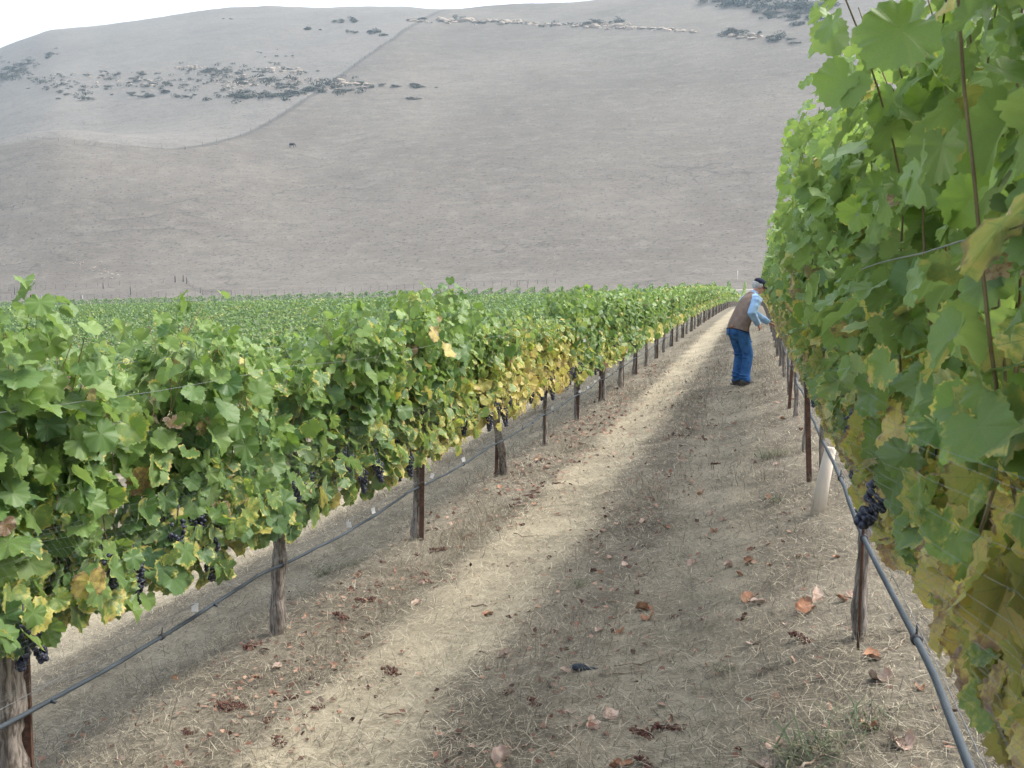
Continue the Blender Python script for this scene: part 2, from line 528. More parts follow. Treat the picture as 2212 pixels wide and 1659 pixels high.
def grape_material():
    m = NT('grape_skin'); o = m.objc()
    n = m.noise(o, 60, 3)
    c = m.mix(m.range(n, 0.35, 0.7), (0.010, 0.011, 0.026), (0.045, 0.052, 0.085))
    return m.fin(c, 0.5, 0.4)


M_GRAPE = grape_material()


def blade_material(name, c0, c1, c2, tr=0.25):
    m = NT(name)
    r = m.attr('rnd').outputs['Fac']
    c = m.ramp(r, [(0.0, c0), (0.5, c1), (1.0, c2)])
    m.fin(c, 0.75, 0.25)
    t = m.n.new('ShaderNodeBsdfTranslucent'); m.t.links.new(c, t.inputs[0])
    mx = m.n.new('ShaderNodeMixShader'); mx.inputs[0].default_value = tr
    m.t.links.new(m.bsdf.outputs[0], mx.inputs[1]); m.t.links.new(t.outputs[0], mx.inputs[2])
    m.t.links.new(mx.outputs[0], m.out.inputs[0])
    return m.m


M_STRAW = blade_material('straw', (0.055, 0.047, 0.038), (0.225, 0.195, 0.138), (0.53, 0.48, 0.36))
M_GRASS = blade_material('green_grass', (0.06, 0.085, 0.045), (0.10, 0.13, 0.065), (0.22, 0.20, 0.12))
M_SHRUB = blade_material('shrub_leaf', (0.035, 0.040, 0.031), (0.065, 0.072, 0.055), (0.11, 0.115, 0.09), 0.15)

# ------------------------------------------------------------------ ground and hills
def steps(a, b, near, fine, grow):
    """coordinates from a to b, spacing fine around near and growing away from it"""
    out = [near]
    v, d = near, fine
    while v < b: v += d; d *= grow; out.append(min(v, b))
    v, d = near, fine
    lo = []
    while v > a: v -= d; d *= grow; lo.append(max(v, a))
    return np.unique(np.array(lo[::-1] + out))


def grid_mesh(name, xs, ys, mat, extra=None):
    X, Y = np.meshgrid(xs, ys)
    Z = T(X, Y)
    V = np.stack([X, Y, Z], -1).reshape(-1, 3)
    nx, ny = len(xs), len(ys)
    i = np.arange(ny - 1)[:, None] * nx; j = np.arange(nx - 1)[None, :]
    F = np.stack([i + j, i + j + 1, i + nx + j + 1, i + nx + j], -1).reshape(-1, 4)
    at_ = {}
    if extra is not None: at_['crease'] = ('FLOAT', extra(X, Y).ravel())
    return mesh(name, V, [F], mat, at_)


gx = np.concatenate([steps(-420, -4, -4.0, 0.1, 1.045)[:-1], np.arange(-4, 1.6, 0.05), steps(1.6, 320, 1.6, 0.1, 1.06)[1:]])
gy = np.concatenate([steps(-30, 0.8, 0.8, 0.2, 1.15)[:-1], np.arange(0.8, 12, 0.06), steps(12, BASE, 12, 0.07, 1.022)])
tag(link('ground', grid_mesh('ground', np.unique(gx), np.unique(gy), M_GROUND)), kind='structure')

# the fence line up the hill where the grazed pasture starts
CREASE = [(380, 323), (450, 313), (520, 294), (580, 265), (630, 235), (690, 196), (740, 160), (800, 117), (850, 84), (890, 56), (925, 36)]
_c = [at(*q, dmin=230) for q in CREASE]
_c = sorted([(v.y, v.x) for v in _c if v is not None])
_cy = np.array([v[0] for v in _c]); _cx = np.array([v[1] for v in _c])


def crease_sd(X, Y):
    d = X - np.interp(Y, _cy, _cx)
    d = np.where(Y < _cy[0], np.maximum(d, (_cy[0] - Y) * 0.5 + 3.0), d)
    return d


hy = np.concatenate([np.arange(BASE, 560, 2.2), np.arange(560, 860, 4.0), np.arange(860, 1110, 20)])
hx = np.unique(np.concatenate([np.arange(-420, 320, 2.6), np.linspace(-1000, -420, 60), np.linspace(320, 900, 60)]))
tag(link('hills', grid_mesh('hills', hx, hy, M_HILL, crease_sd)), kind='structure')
# dirt road along the foot of the hill
_rx = np.arange(-230, 120, 3.0)
V = []; 
for dyy in (0.0, 1.2, 2.5, 3.8):
    yy = 207.6 + dyy + 0.6 * np.sin(_rx / 23)
    V.append(np.stack([_rx, yy, T(_rx, yy) + 0.06], -1))
V = np.stack(V, 1); n_ = len(_rx)
i = np.arange(n_ - 1)[:, None] * 4; j = np.arange(3)[None, :]
M_ROAD = noisy('dirt_road', (0.27, 0.25, 0.22), (0.36, 0.33, 0.29), 0.8, 0.95, 0.1, 0.3, 0.05)
tag(link('dirt_road', mesh('dirt_road', V.reshape(-1, 3), [np.stack([i + j, i + 4 + j, i + 5 + j, i + 1 + j], -1).reshape(-1, 4)], M_ROAD)), kind='structure')

# ------------------------------------------------------------------ leaves
def leaf_outline(n, serr, rr):
    ang = np.linspace(-math.pi, math.pi, n, endpoint=False) + math.pi / n
    a = np.abs(np.degrees(ang))
    k = [0, 14, 27, 40, 52, 66, 80, 96, 110, 126, 144, 162, 174, 180]
    v = np.array([1.0, 0.94, 0.85, 0.88, 0.96, 0.89, 0.79, 0.82, 0.87, 0.82, 0.72, 0.58, 0.30, 0.10])
    v = v * (1 + 0.07 * (rr.random(len(v)) - 0.5))
    r = np.interp(a, k, v)
    if serr:
        r = r * (1 + serr * np.where(np.arange(n) % 2 == 0, 1, -1) * (0.6 + 0.8 * rr.random(n)))
    return ang, r


def leaf_template(lod, seed):
    rr = np.random.default_rng(seed)
    if lod == 0: n, rings, serr = 44, (0.3, 0.62, 0.85, 1.0), 0.05
    elif lod == 1: n, rings, serr = 20, (0.55, 1.0), 0.05
    elif lod == 2: n, rings, serr = 9, (1.0,), 0.0
    else: n, rings, serr = 5, (1.0,), 0.0
    ang, r = leaf_outline(n, serr, rr)
    fold, droop, ph, wav = rr.uniform(-0.10, 0.62), rr.uniform(0.0, 0.60), rr.uniform(0, 6.28), rr.uniform(0.04, 0.16)
    ph2 = rr.uniform(0, 6.28); tw = rr.uniform(-0.25, 0.25)
    P = [[0, 0, 0]]; E = [0.0]
    for q in rings:
        for a, ra in zip(ang, r):
            rho = ra * q
            u, v = rho * math.cos(a), rho * math.sin(a)
            wz = fold * abs(v) - droop * (u * abs(u) * 0.6 + 0.5 * v * v) + wav * rho * rho * math.sin(5 * a + ph) + 0.5 * wav * q ** 3 * math.sin(11 * a + ph2) + tw * u * v
            P.append([u, v, wz]); E.append(q)
    P = np.array(P); E = np.array(E)
    j = np.arange(n); k = (j + 1) % n
    F3 = np.stack([np.zeros(n, int), 1 + j, 1 + k], -1)
    F4 = [np.stack([1 + q * n + j, 1 + (q + 1) * n + j, 1 + (q + 1) * n + k, 1 + q * n + k], -1) for q in range(len(rings) - 1)]
    return P, F3, (np.concatenate(F4) if F4 else np.zeros((0, 4), int)), E


TEMPL = {l: [leaf_template(l, 100 * l + s) for s in range(10 if l < 2 else 6)] for l in range(4)}


def unit(v): return v / (np.linalg.norm(v, axis=1)[:, None] + 1e-9)


def leaves_mesh(name, pos, nrm, tip, size, sen, rnd, edg, lod, seed):
    """pos: petiole ends; nrm: upper side; tip: direction of the midrib"""
    rr = np.random.default_rng(seed)
    N = unit(nrm); Tp = unit(tip - N * np.sum(tip * N, 1)[:, None]); B = np.cross(N, Tp)
    tv = TEMPL[lod]; var = rr.integers(0, len(tv), len(pos))
    Vs, f3, f4, luv, lc, off = [], [], [], [], [], 0
    for k, (P, F3, F4, E) in enumerate(tv):
        ix = np.where(var == k)[0]
        if len(ix) == 0: continue
        sx = size[ix, None] * (0.9 + 0.25 * rr.random((len(ix), 1)))
        W = (P[None, :, 0:1] * Tp[ix, None, :] + P[None, :, 1:2] * B[ix, None, :] * (sx / size[ix, None])[..., None] + P[None, :, 2:3] * N[ix, None, :]) * size[ix, None, None] + pos[ix, None, :]
        m = len(P)
        o = off + np.arange(len(ix))[:, None, None] * m
        Vs.append(W.reshape(-1, 3)); f3.append((F3[None] + o).reshape(-1, 3)); f4.append((F4[None] + o).reshape(-1, 4))
        luv.append(np.tile(np.concatenate([P[:, :2], E[:, None]], 1), (len(ix), 1)))
        lc.append(np.repeat(np.stack([sen[ix], rnd[ix], edg[ix]], -1), m, 0))
        off += len(ix) * m
    return mesh(name, np.concatenate(Vs), [np.concatenate(f4), np.concatenate(f3)], M_LEAF,
                {'luv': ('FLOAT_VECTOR', np.concatenate(luv)), 'lc': ('FLOAT_VECTOR', np.concatenate(lc))})


def vine_leaves(seed, lod, sen0=0.10, sen_low=0.25, top=1.92, wide=0.27, low=0.5, dens=1.0, shoots_mb=None, yspan=1.24, brown=0.0, gap=0.0, taper=(0.6, 0.8, 0.9, 1.0), nlow=230, dips=(), ymin=-9.0, rnd0=0.0, sen_sd=0.065, sen_pow=1.2, pat_a=0.26, lsz=1.0):
    """grows the shoots of one vine and sets a leaf at every node; row runs along local y"""
    rr = np.random.default_rng(seed)
    P, N, Tt, Sz = [], [], [], []
    ns = {0: 44, 1: 42, 2: 24, 3: 13}[lod]
    for k in range(int(ns * dens)):
        y0 = rr.uniform(-yspan, yspan) ; z0 = 0.70 + rr.random() * 0.12; x0 = float(np.clip(rr.normal(0, 0.04), -0.045, 0.045))
        L = (top - 0.72) * rr.uniform(0.78, 0.99) + (0.20 * rr.random() if rr.random() < 0.03 else 0)
        for a_, b_, f_ in dips:
            if a_ < y0 < b_: L *= f_
        dx, dy = rr.normal(0, 0.10), rr.normal(0, 0.16)
        arch = rr.uniform(-1, 1) * wide * 0.9
        step = {0: 0.056, 1: 0.058, 2: 0.085, 3: 0.15}[lod]
        s = np.arange(0.03, L, step)
        t = s / L
        x = np.clip(x0 + dx * s, -wide * 0.62, wide * 0.62) + arch * np.maximum(t - 0.62, 0) * 1.5
        z = z0 + s - 0.25 * np.abs(arch) * np.maximum(t - 0.7, 0) ** 2 * 6
        y = y0 + dy * s + 0.03 * np.sin(s * 7 + k)
        x = x + 0.016 * np.sin(s * 6 + 2.3 * k)
        if shoots_mb is not None: shoots_mb.tube(np.stack([x, y, z], -1)[::2], np.linspace(0.0036, 0.0018, len(x[::2])), 5, False)
        for q in range(len(s)):
            for rep in range(2 if rr.random() < {0: 0.95, 1: 0.95, 2: 0.75, 3: 0.5}[lod] else 1):
                sd = 1 if rr.random() < 0.5 else -1
                az = rr.normal(0, 0.75)
                dirv = np.array([sd * math.cos(az), math.sin(az), 0])
                pl = rr.uniform(0.05, 0.15)
                p = np.array([x[q], y[q], z[q]]) + dirv * pl + [0, 0, rr.uniform(-0.02, 0.05)]
                lim = wide * np.interp(p[2], [0.5, 0.7, 0.9, 1.1, 1.3], tuple(taper) + (1.0,))
                p[0] = np.clip(p[0], -lim, lim)
                up = 0.52 + 0.45 * max(0, (z[q] - 1.35))
                n = dirv * 0.85 + [0, 0, up] + rr.normal(0, 0.45, 3)
                tp = np.array([0, 0, -0.9]) + dirv * 0.45 + rr.normal(0, 0.42, 3)
                sz = rr.uniform(0.036, 0.074) * (1 - 0.42 * max(0, t[q] - 0.7) / 0.3)
                P.append(p); N.append(n); Tt.append(tp); Sz.append(sz)
    # leaves about and below the fruit
    for k in range(int({0: 1.0, 1: 1.0, 2: 0.35, 3: 0.1}[lod] * dens * nlow)):
        sd = 1 if rr.random() < 0.5 else -1
        z = rr.uniform(low, 0.92)
        p = np.array([sd * rr.uniform(0.0, 1.0) * max(0.03, wide * float(np.interp(z, [0.5, 0.7, 0.9, 1.1], taper))), rr.uniform(-yspan, yspan), z])
        if fbm(p[1] * 1.7 + seed * 3.1, seed * 1.7, 2) + (z - 0.62) * 1.1 < gap: continue
        P.append(p); N.append(np.array([sd * 0.9, 0, 0.3]) + rr.normal(0, 0.4, 3))
        Tt.append(np.array([sd * 0.3, 0, -0.9]) + rr.normal(0, 0.35, 3)); Sz.append(rr.uniform(0.042, 0.078))
    P, N, Tt, Sz = map(np.array, (P, N, Tt, Sz))
    ok = P[:, 1] > ymin + 0.10 * np.sin(P[:, 2] * 9)
    P, N, Tt, Sz = P[ok], N[ok], Tt[ok], Sz[ok]
    n = len(P)
    h = np.clip((P[:, 2] - 0.5) / 1.2, 0, 1)
    pat = fbm(P[:, 1] * 1.3 + seed, P[:, 2] * 1.3, 3)
    sen = sen0 + sen_low * (1 - h) ** sen_pow + pat_a * pat + rr.normal(0, sen_sd, n)
    sen = np.where(rr.random(n) < 0.02 + 0.10 * (1 - h) * sen_low + brown * (1 - h), np.where(rr.random(n) < 0.72, rr.uniform(0.40, 0.62, n), rr.uniform(0.7, 1.0, n)), sen)
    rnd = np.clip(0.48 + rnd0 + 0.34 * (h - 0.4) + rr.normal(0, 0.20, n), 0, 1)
    Sz = Sz * lsz * {0: 1, 1: 1, 2: 1.35, 3: 2.0}[lod]
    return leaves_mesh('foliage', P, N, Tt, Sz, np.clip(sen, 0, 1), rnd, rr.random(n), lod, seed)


# ------------------------------------------------------------------ grapes, trunks
def cluster_mesh(seed):
    rr = np.random.default_rng(seed); mb = MB()
    L = rr.uniform(0.15, 0.20)
    bm = bmesh.new(); bmesh.ops.create_icosphere(bm, subdivisions=2, radius=1.0)
    BV = np.array([v.co[:] for v in bm.verts]); BF = np.array([[v.index for v in f.verts] for f in bm.faces]); bm.free()
    for k in range(90):
        t = rr.random() ** 0.8
        rad = 0.044 * (1 - 0.75 * t) * (0.55 + 0.45 * min(1, t * 6))
        a = rr.random() * 6.28
        q = rad * rr.uniform(0.75, 1.0)
        mb.add(BV * rr.uniform(0.0075, 0.0098) + [q * math.cos(a), q * math.sin(a), -0.03 - t * L], [BF])
    mb.tube([[0, 0, 0.03], [0.003, 0, -0.01], [0, 0, -0.05]], 0.003, 5)
    return mb.mesh('grape_cluster', M_GRAPE)


CLUSTERS = [cluster_mesh(s) for s in range(4)]


def trunk_mesh(seed, lod=0, rad=0.042, lean=0.0, bend=0.03):
    rr = np.random.default_rng(seed); mb = MB()
    n = 30 if lod == 0 else 8
    t = np.linspace(0, 1, n)
    x = bend * np.sin(t * 5 + seed) * t * (1 - 0.3 * t); y = lean * (t - 1) + bend * (np.cos(t * 4 + seed * 2) - math.cos(4 + seed * 2)) * (1 - t * 0.5)
    r = rad * (1.25 - 0.35 * np.sqrt(t)) * (1 + 0.12 * np.sin(t * 17 + seed)) + 0.014 * (t > 0.9)
    mb.tube(np.stack([x, y, -0.06 + t * 0.80], -1), r, 14 if lod == 0 else 7, True, wob=0.30 if lod == 0 else 0.15, seed=seed)
    return mb.mesh('trunk', M_BARK)


def cordon_mesh(seed, lod=0):
    rr = np.random.default_rng(seed + 50); mb = MB()
    n = 44 if lod == 0 else 12
    y = np.linspace(-1.18, 1.18, n)
    z = 0.725 + 0.022 * np.sin(y * 6 + seed) + rr.normal(0, 0.006, n) - 0.05 * np.exp(-(y / 0.12) ** 2)
    x = 0.02 * np.sin(y * 5 + seed * 3) + rr.normal(0, 0.004, n)
    r = 0.021 + 0.010 * np.exp(-(y / 0.35) ** 2) + 0.008 * (rr.random(n) > 0.72)
    mb.tube(np.stack([x, y, z], -1), r, 9 if lod == 0 else 6, True, wob=0.3, seed=seed)
    for k in range(12 if lod == 0 else 0):
        yy = rr.uniform(-1.1, 1.1)
        mb.tube([[0, yy, 0.73], [rr.normal(0, 0.012), yy + rr.normal(0, 0.02), 0.79], [rr.normal(0, 0.02), yy + rr.normal(0, 0.03), 0.83]], [0.014, 0.011, 0.008], 6)
    return mb.mesh('cordon', M_CORDON)


def far_vine_lod(d): return 0 if d < 6.2 else 1 if d < 21 else 2 if d < 62 else 3


TR = {l: [trunk_mesh(s + 10 * l, l) for s in range(4)] for l in (0, 1)}
CO = {l: [cordon_mesh(s + 10 * l, l) for s in range(3)] for l in (0, 1)}
SHARED = {}


def build_vine(row_x, y, seed, label, group, lod, fol_me, shoot_me=None, trunk=None, grapes=0, side=1, rad=None, low_cl=0.73):
    rr = np.random.default_rng(seed)
    root = empty('grapevine', (row_x, y, float(T(row_x, y))))
    tag(root, label, 'grapevine', group)
    tl = 0 if lod < 2 else 1
    link('trunk', trunk or TR[tl][seed % 4], root)
    if lod < 3: link('cordon', CO[tl][seed % 3], root)
    link('foliage', fol_me, root)
    if shoot_me: link('shoots', shoot_me, root)
    for k in range(grapes):
        c = link('grape_cluster', CLUSTERS[int(rr.integers(0, 4))], root)
        c.location = (side * (rr.uniform(-0.02, 0.20) if side > 0 else rr.uniform(-0.08, 0.075)), rr.uniform(-1.1, 1.1), rr.uniform(low_cl + 0.08, low_cl + 0.28))
        c.rotation_euler = (rr.normal(0, 0.12), rr.normal(0, 0.12), rr.uniform(0, 6.28))
        s = rr.uniform(0.85, 1.15); c.scale = (s, s, s)
    return root


LEFT_Y = [0.75, 3.02, 5.16, 7.55, 10.15, 12.6, 14.95, 17.6, 19.95, 22.2]
LEFT_Y += [22.2 + 2.4 * k for k in range(1, 77)]
LEFT_Y = [v for v in LEFT_Y if v < ROW_END]
RIGHT_Y = [1.7 + 2.4 * k for k in range(0, 85)]
LEFT_SEN = {3: (0.10, 0.22, 0.02), 4: (0.17, 0.32, 0.07), 5: (0.19, 0.38, 0.18), 6: (0.08, 0.20, 0.04), 7: (0.10, 0.28, 0.08)}
LEFT_LABEL = {
    0: 'nearest vine of the left row, cut off by the left edge of the photo',
    1: 'grapevine at the lower left edge on a thick silvery trunk beside a dark post',
    2: 'green grapevine on a straight shaggy grey trunk that stands alone without a post',
    3: 'tall bushy green grapevine whose trunk stands behind the tall rusty brown post',
    4: 'yellowing grapevine on a gnarled bent grey trunk with open ground on both sides',
    5: 'orange and yellow grapevine with bare dark grapes above a thin straight trunk',
    6: 'bushy green grapevine just behind the orange and yellow one, beside a brown post',
    7: 'grapevine with brown dried leaves low down, behind the bushy green one',
}
GL, GR = 'grapevines of the left row', 'grapevines of the right row'
for k, y in enumerate(LEFT_Y):
    lod = far_vine_lod(y)
    grp = GL
    lab = LEFT_LABEL.get(k) or ('green and yellow grapevine in the middle of the left row, on a grey trunk' if y < 62 else
                                'small distant grapevine at the far end of the left row towards the hill')
    if lod < 2:
        s0, sl, br = LEFT_SEN.get(k, (0.06, 0.16, 0.01))
        mb = MB() if lod < 2 else None
        tops = {0: 1.93, 1: 1.92, 2: 1.78, 3: 2.00, 4: 1.74, 5: 1.62, 6: 1.98}.get(k, 1.93)
        fm = vine_leaves(300 + k, lod, s0, sl, tops, 0.29, 0.64 if k < 4 else 0.68, 1.0, mb, 1.24, br, 0.0 if k in (4, 5) else -0.25, (0.6, 0.8, 0.9, 1.0), 170 if k in (4, 5) else 330, {1: ((0.30, 0.80, 0.74),), 2: ((-0.2, 0.4, 0.88),), 3: ((-1.3, -0.5, 0.9),), 4: ((0.2, 1.3, 0.86),)}.get(k, ()), lsz=1.16)
        sm = mb.mesh('shoots', M_CANE)
        tm = trunk_mesh(40 + k, 0, 0.048 if k == 1 else 0.040 if k != 5 else 0.026, {4: -0.16}.get(k, 0.03), {1: 0.02, 2: 0.012, 4: 0.05, 5: 0.01}.get(k, 0.025))
        g = {0: 4, 1: 18, 2: 22, 3: 12, 4: 16, 5: 26}.get(k, 14)
        build_vine(ROW_L, y, 300 + k, lab, grp, lod, fm, sm, tm, g)
    else:
        if lod not in SHARED:
            SHARED[lod] = [vine_leaves(600 + 10 * lod + s, lod, 0.06, 0.24, 1.86, 0.29, 0.66, 1.0, None, 1.25, 0.06, -0.1) for s in range(5 if lod == 2 else 4)]
        build_vine(ROW_L, y, 300 + k, lab, grp, lod, SHARED[lod][int(rng.integers(0, len(SHARED[lod])))])

RIGHT_LABEL = {
    0: 'nearest vine of the right row with big blurred leaves along the right edge',
    1: 'grapevine on the right with large green leaves above and yellow leaves over grapes',
    2: 'grapevine of the right row above the pale cone shaped trunk guard',
    3: 'grapevine of the right row between the trunk guard and the dark leaning post',
    4: 'grapevine of the right row with yellow leaves and netted grapes in front of the man',
}
SHR = {}
for k, y in enumerate(RIGHT_Y):
    lod = 0 if y < 7 else 1 if y < 17 else 2 if y < 62 else 3
    lab = RIGHT_LABEL.get(k) or ('grapevine of the right row around and just beyond the man' if y < 30 else 'distant grapevine of the right row seen edge on beyond the man')
    if lod < 2:
        mb = MB()
        fm = vine_leaves(800 + k, lod, -0.06, 0.72, 2.27, 0.29, 0.62, 0.95, mb, 1.25, 0.13, -0.3, (0.0, 0.10, 0.38, 0.78), 330, (), -0.62 if k == 0 else -9.0, 0.30, 0.12, 0.9, 0.42)
        build_vine(ROW_R, y, 800 + k, lab, GR, lod, fm, mb.mesh('shoots', M_CANE), trunk_mesh(90, 0, 0.018) if k == 2 else trunk_mesh(91 + k, 0, 0.023), 22 if k < 4 else 16, -1, low_cl=0.78)
    else:
        if lod not in SHR:
            SHR[lod] = [vine_leaves(700 + 10 * lod + s, lod, 0.10, 0.46, 2.14, 0.28, 0.5, 1.0, None, 1.25, 0.10, -0.1, (0.0, 0.15, 0.45, 0.8)) for s in range(3)]
        build_vine(ROW_R, y, 800 + k, lab, GR, lod, SHR[lod][k % 3])

# ------------------------------------------------------------------ posts, wires, hoses, nets, tags
def tpost_mesh(h=1.66):
    mb = MB()
    mb.box((0, 0, h / 2 - 0.15), (0.019, 0.003, h / 2 + 0.15))
    mb.box((0, 0.020, h / 2 - 0.15), (0.003, 0.0165, h / 2 + 0.15))
    for k in range(int(h / 0.055)):
        mb.box((0, -0.0055, 0.05 + k * 0.055), (0.006, 0.0024, 0.009))
    return mb.mesh('steel_post', M_POST, False)


def rod_mesh(h=1.3):
    mb = MB(); mb.tube([[0, 0, -0.15], [0.002, 0, h / 2], [0, 0.003, h]], 0.006, 8)
    return mb.mesh('steel_rod', M_POST)


TP, ROD = tpost_mesh(), rod_mesh()
POSTS = [(1, 0.0, 0.06, 'dark rusty steel post beside the thick silvery trunk at the lower left edge'),
         (3, 0.06, -0.075, 'tall rusty brown steel post in front of a grey trunk, clearest of the left row'),
         (4, -0.05, 0.13, 'dark steel post half hidden behind the gnarled bent trunk'),
         (6, 0.02, -0.06, 'brown steel post in front of a trunk beyond the orange yellow vine'),
         (7, -0.05, -0.10, 'brown steel post close against a trunk, next beyond the one after the orange vine')]
GP = 'steel posts of the left row'
for k, dx, dy, lab in POSTS:
    o = link('steel_post', TP, None, (ROW_L + dx, LEFT_Y[k] + dy, float(T(ROW_L, LEFT_Y[k]))))
    o.scale = (1, 1, 0.62 if k == 1 else 0.72 if k in (4, 6) else 0.9); o.rotation_euler = (0, R(1.2), R(8)); tag(o, lab, 'post', GP)
for k in range(9, len(LEFT_Y), 2):
    if LEFT_Y[k] > 90: break
    o = link('steel_post', TP, None, (ROW_L + 0.055, LEFT_Y[k] - 0.09, float(T(ROW_L, LEFT_Y[k]))))
    tag(o, 'thin dark steel post further along the left row', 'post', GP)
for k, dx, dy, lab in ((5, 0.0, -0.075, 'thin steel rod tied to the thin straight trunk below the orange vine'),
                       (8, 0.05, 0.0, 'thin steel rod beside a trunk in the middle of the left row')):
    o = link('steel_rod', ROD, None, (ROW_L + dx, LEFT_Y[k] + dy, float(T(ROW_L, LEFT_Y[k])))); tag(o, lab, 'stake', 'steel rods')
for y, lab, tilt in ((7.5, 'dark steel post of the right row below the yellow leaves', -3), (12.4, 'dark steel post of the right row in front of the man', 2)):
    o = link('steel_post', TP, None, (ROW_R - 0.03, y, float(T(ROW_R, y)))); o.rotation_euler = (0, R(tilt), 0)
    tag(o, lab, 'post', 'steel posts of the right row')
for y, lab in ((3.9, 'thin dark rod standing under the hose in the right foreground'),):
    o = link('steel_rod', ROD, None, (ROW_R - 0.02, y, float(T(ROW_R, y)))); tag(o, lab, 'stake', 'steel rods')


def along(row, dx, h, y0, y1, step, sag=0.0, jit=0.0, seed=1):
    ys = np.arange(y0, y1, step)
    rr = np.random.default_rng(seed)
    kk = max(1, int(2.4 / step))
    t = np.mod(ys, 2.4) / 2.4
    # hoses hang straight between posts: follow the smoothed ground
    gz = np.array([np.mean(T(np.full(9, row), np.linspace(v - 2.4, v + 2.4, 9))) for v in ys])
    z = gz + h - sag * 4 * t * (1 - t) + jit * np.cumsum(rr.normal(0, 1, len(ys))) * 0.02
    x = row + dx + jit * 0.4 * np.sin(ys * 2.1 + seed)
    return np.stack([x, ys, z], -1)


def hose(row, dx, h, label, seed, y1=90):
    p = along(row, dx, h, 0.3, y1, 0.15, 0.03, 0.02, seed)
    mb = MB(); mb.tube(p, 0.0092, 10)
    o = tag(mb.build('drip_hose', M_HOSE), label, 'hose', 'drip hoses')
    cl = MB()
    for q in range(8, 200, 8):
        if q >= len(p): break
        c = p[q]; r = np.random.default_rng(q + seed)
        if r.random() < 0.7:
            cl = MB(); cl.tube([c + [0, -0.011, 0], c + [0, 0.011, 0]], 0.0145, 10)
            cl.tube([c + [0, 0, 0.012], c + [0.002, 0.004, 0.042]], 0.003, 6)
            link('hose_clip', cl.mesh('hose_clip', M_BLACK), o)
        if r.random() < 0.35:
            em = MB(); c2 = p[min(q + 3, len(p) - 1)]
            em.tube([c2 + [0.008, 0, 0], c2 + [0.026, 0, -0.004]], [0.008, 0.006], 8)
            link('emitter', em.mesh('emitter', M_HOSE), o)
    return p


PH = hose(ROW_L, 0.05, 0.43, 'grey blue irrigation hose slung low along the left row', 1)
PR = hose(ROW_R, -0.01, 0.46, 'grey blue irrigation hose running down the right foreground under the netted vines', 2)


def wire(row, dx, h, label, seed, y0=0.3, y1=70, r=0.0013, sag=0.008):
    mb = MB(); mb.tube(along(row, dx, h, y0, y1, 0.3, sag, 0.0, seed), r, 5)
    return tag(mb.build('trellis_wire', M_WIRE), label, 'wire', 'trellis wires')


wire(ROW_L, 0.05, 0.475, 'thin rusty wire that carries the hose of the left row', 3, r=0.0016)
wire(ROW_L, 0.0, 0.75, 'wire under the left vines at the height of their woody arms', 4)
wire(ROW_L, 0.265, 1.56, 'thin shiny wire across the upper leaves on the path side of the left row', 5, r=0.0009, sag=0.02)
wire(ROW_L, -0.20, 1.62, 'thin wire through the leaves on the far side of the left row', 6)
wire(ROW_R, -0.01, 0.505, 'thin wire above the hose of the right row', 7)
wire(ROW_R, -0.16, 1.40, 'thin wire through the leaves on the path side of the right row', 8)


def net(row, side, path, y0, y1, pitch, wd, label, seed):
    """bird net: two families of fine threads on a sheet that hangs over the fruit; path = [(x out from row, z above ground)...]"""
    path = np.array(path, float)
    seg = np.concatenate([[0], np.cumsum(np.linalg.norm(np.diff(path, axis=0), axis=1))]); Lv = seg[-1]

    def sheet(s, v):
        px = np.interp(v, seg, path[:, 0]); pz = np.interp(v, seg, path[:, 1])
        px = px + 0.035 * fbm(s * 2.3 + seed, v * 3.1, 3) + 0.02 * np.sin(s * 11 + v * 6)
        pz = pz + 0.03 * fbm(s * 1.5 + 9, seed + v * 0, 2)
        gz = T(np.full(np.shape(s), row), s)
        return np.stack([row + side * px, s, gz + pz], -1)
    Vs, Fs, off = [], [], 0

    def strip(s, v):
        nonlocal off
        p = sheet(s, v); n = len(p)
        tg = np.gradient(p, axis=0); nn = np.array([side, 0, 0.25]); b = np.cross(tg, nn); b /= np.linalg.norm(b, axis=1)[:, None] + 1e-9
        Vs.append(np.stack([p - b * wd / 2, p + b * wd / 2], 1).reshape(-1, 3))
        i = np.arange(n - 1) * 2 + off
        Fs.append(np.stack([i, i + 1, i + 3, i + 2], -1)); off += 2 * n
    for v in np.arange(0, Lv, pitch):
        s = np.arange(y0, y1, 0.10); strip(s, v + 0.012 * np.sin(s * 3 + v * 40) + 0.05 * fbm(s * 0.8, np.full(len(s), seed), 2))
    for s0 in np.arange(y0, y1, pitch):
        v = np.linspace(0, Lv, 12); strip(s0 + 0.10 * v + 0.02 * np.sin(v * 9 + s0), v)
    return tag(link('bird_net', mesh('bird_net', np.concatenate(Vs), [np.concatenate(Fs)], M_NET, smooth=False)), label, 'netting', 'bird nets')


net(ROW_L, 1, [(0.22, 1.12), (0.32, 1.0), (0.33, 0.75), (0.24, 0.55), (0.10, 0.52)], 1.2, 16, 0.030, 0.0003, 'fine pale bird net wrapped over the lower leaves and grapes of the left row', 11)
net(ROW_R, -1, [(0.20, 1.15), (0.21, 1.0), (0.11, 0.76), (0.03, 0.56), (-0.03, 0.44), (-0.08, 0.06)], 0.5, 16, 0.025, 0.0004, 'fine pale bird net hanging over the grapes of the right row down to the hose', 12)


def paper_tag(p, label, rot):
    mb = MB()
    mb.box((0, 0, 0.0), (0.0008, 0.016, 0.020)); mb.tube([[0, 0, 0.018], [0.001, 0.002, 0.035]], 0.0012, 5)
    o = mb.build('paper_tag', M_TAG, None, p, False); o.rotation_euler = rot
    return tag(o, label, 'tag', 'white tags on the drip wire')


def on_hose(px, py):
    d = ray(px, py); yy = np.interp(-d[0], -(PH[:, 0] / PH[:, 1]), PH[:, 1])
    return yy


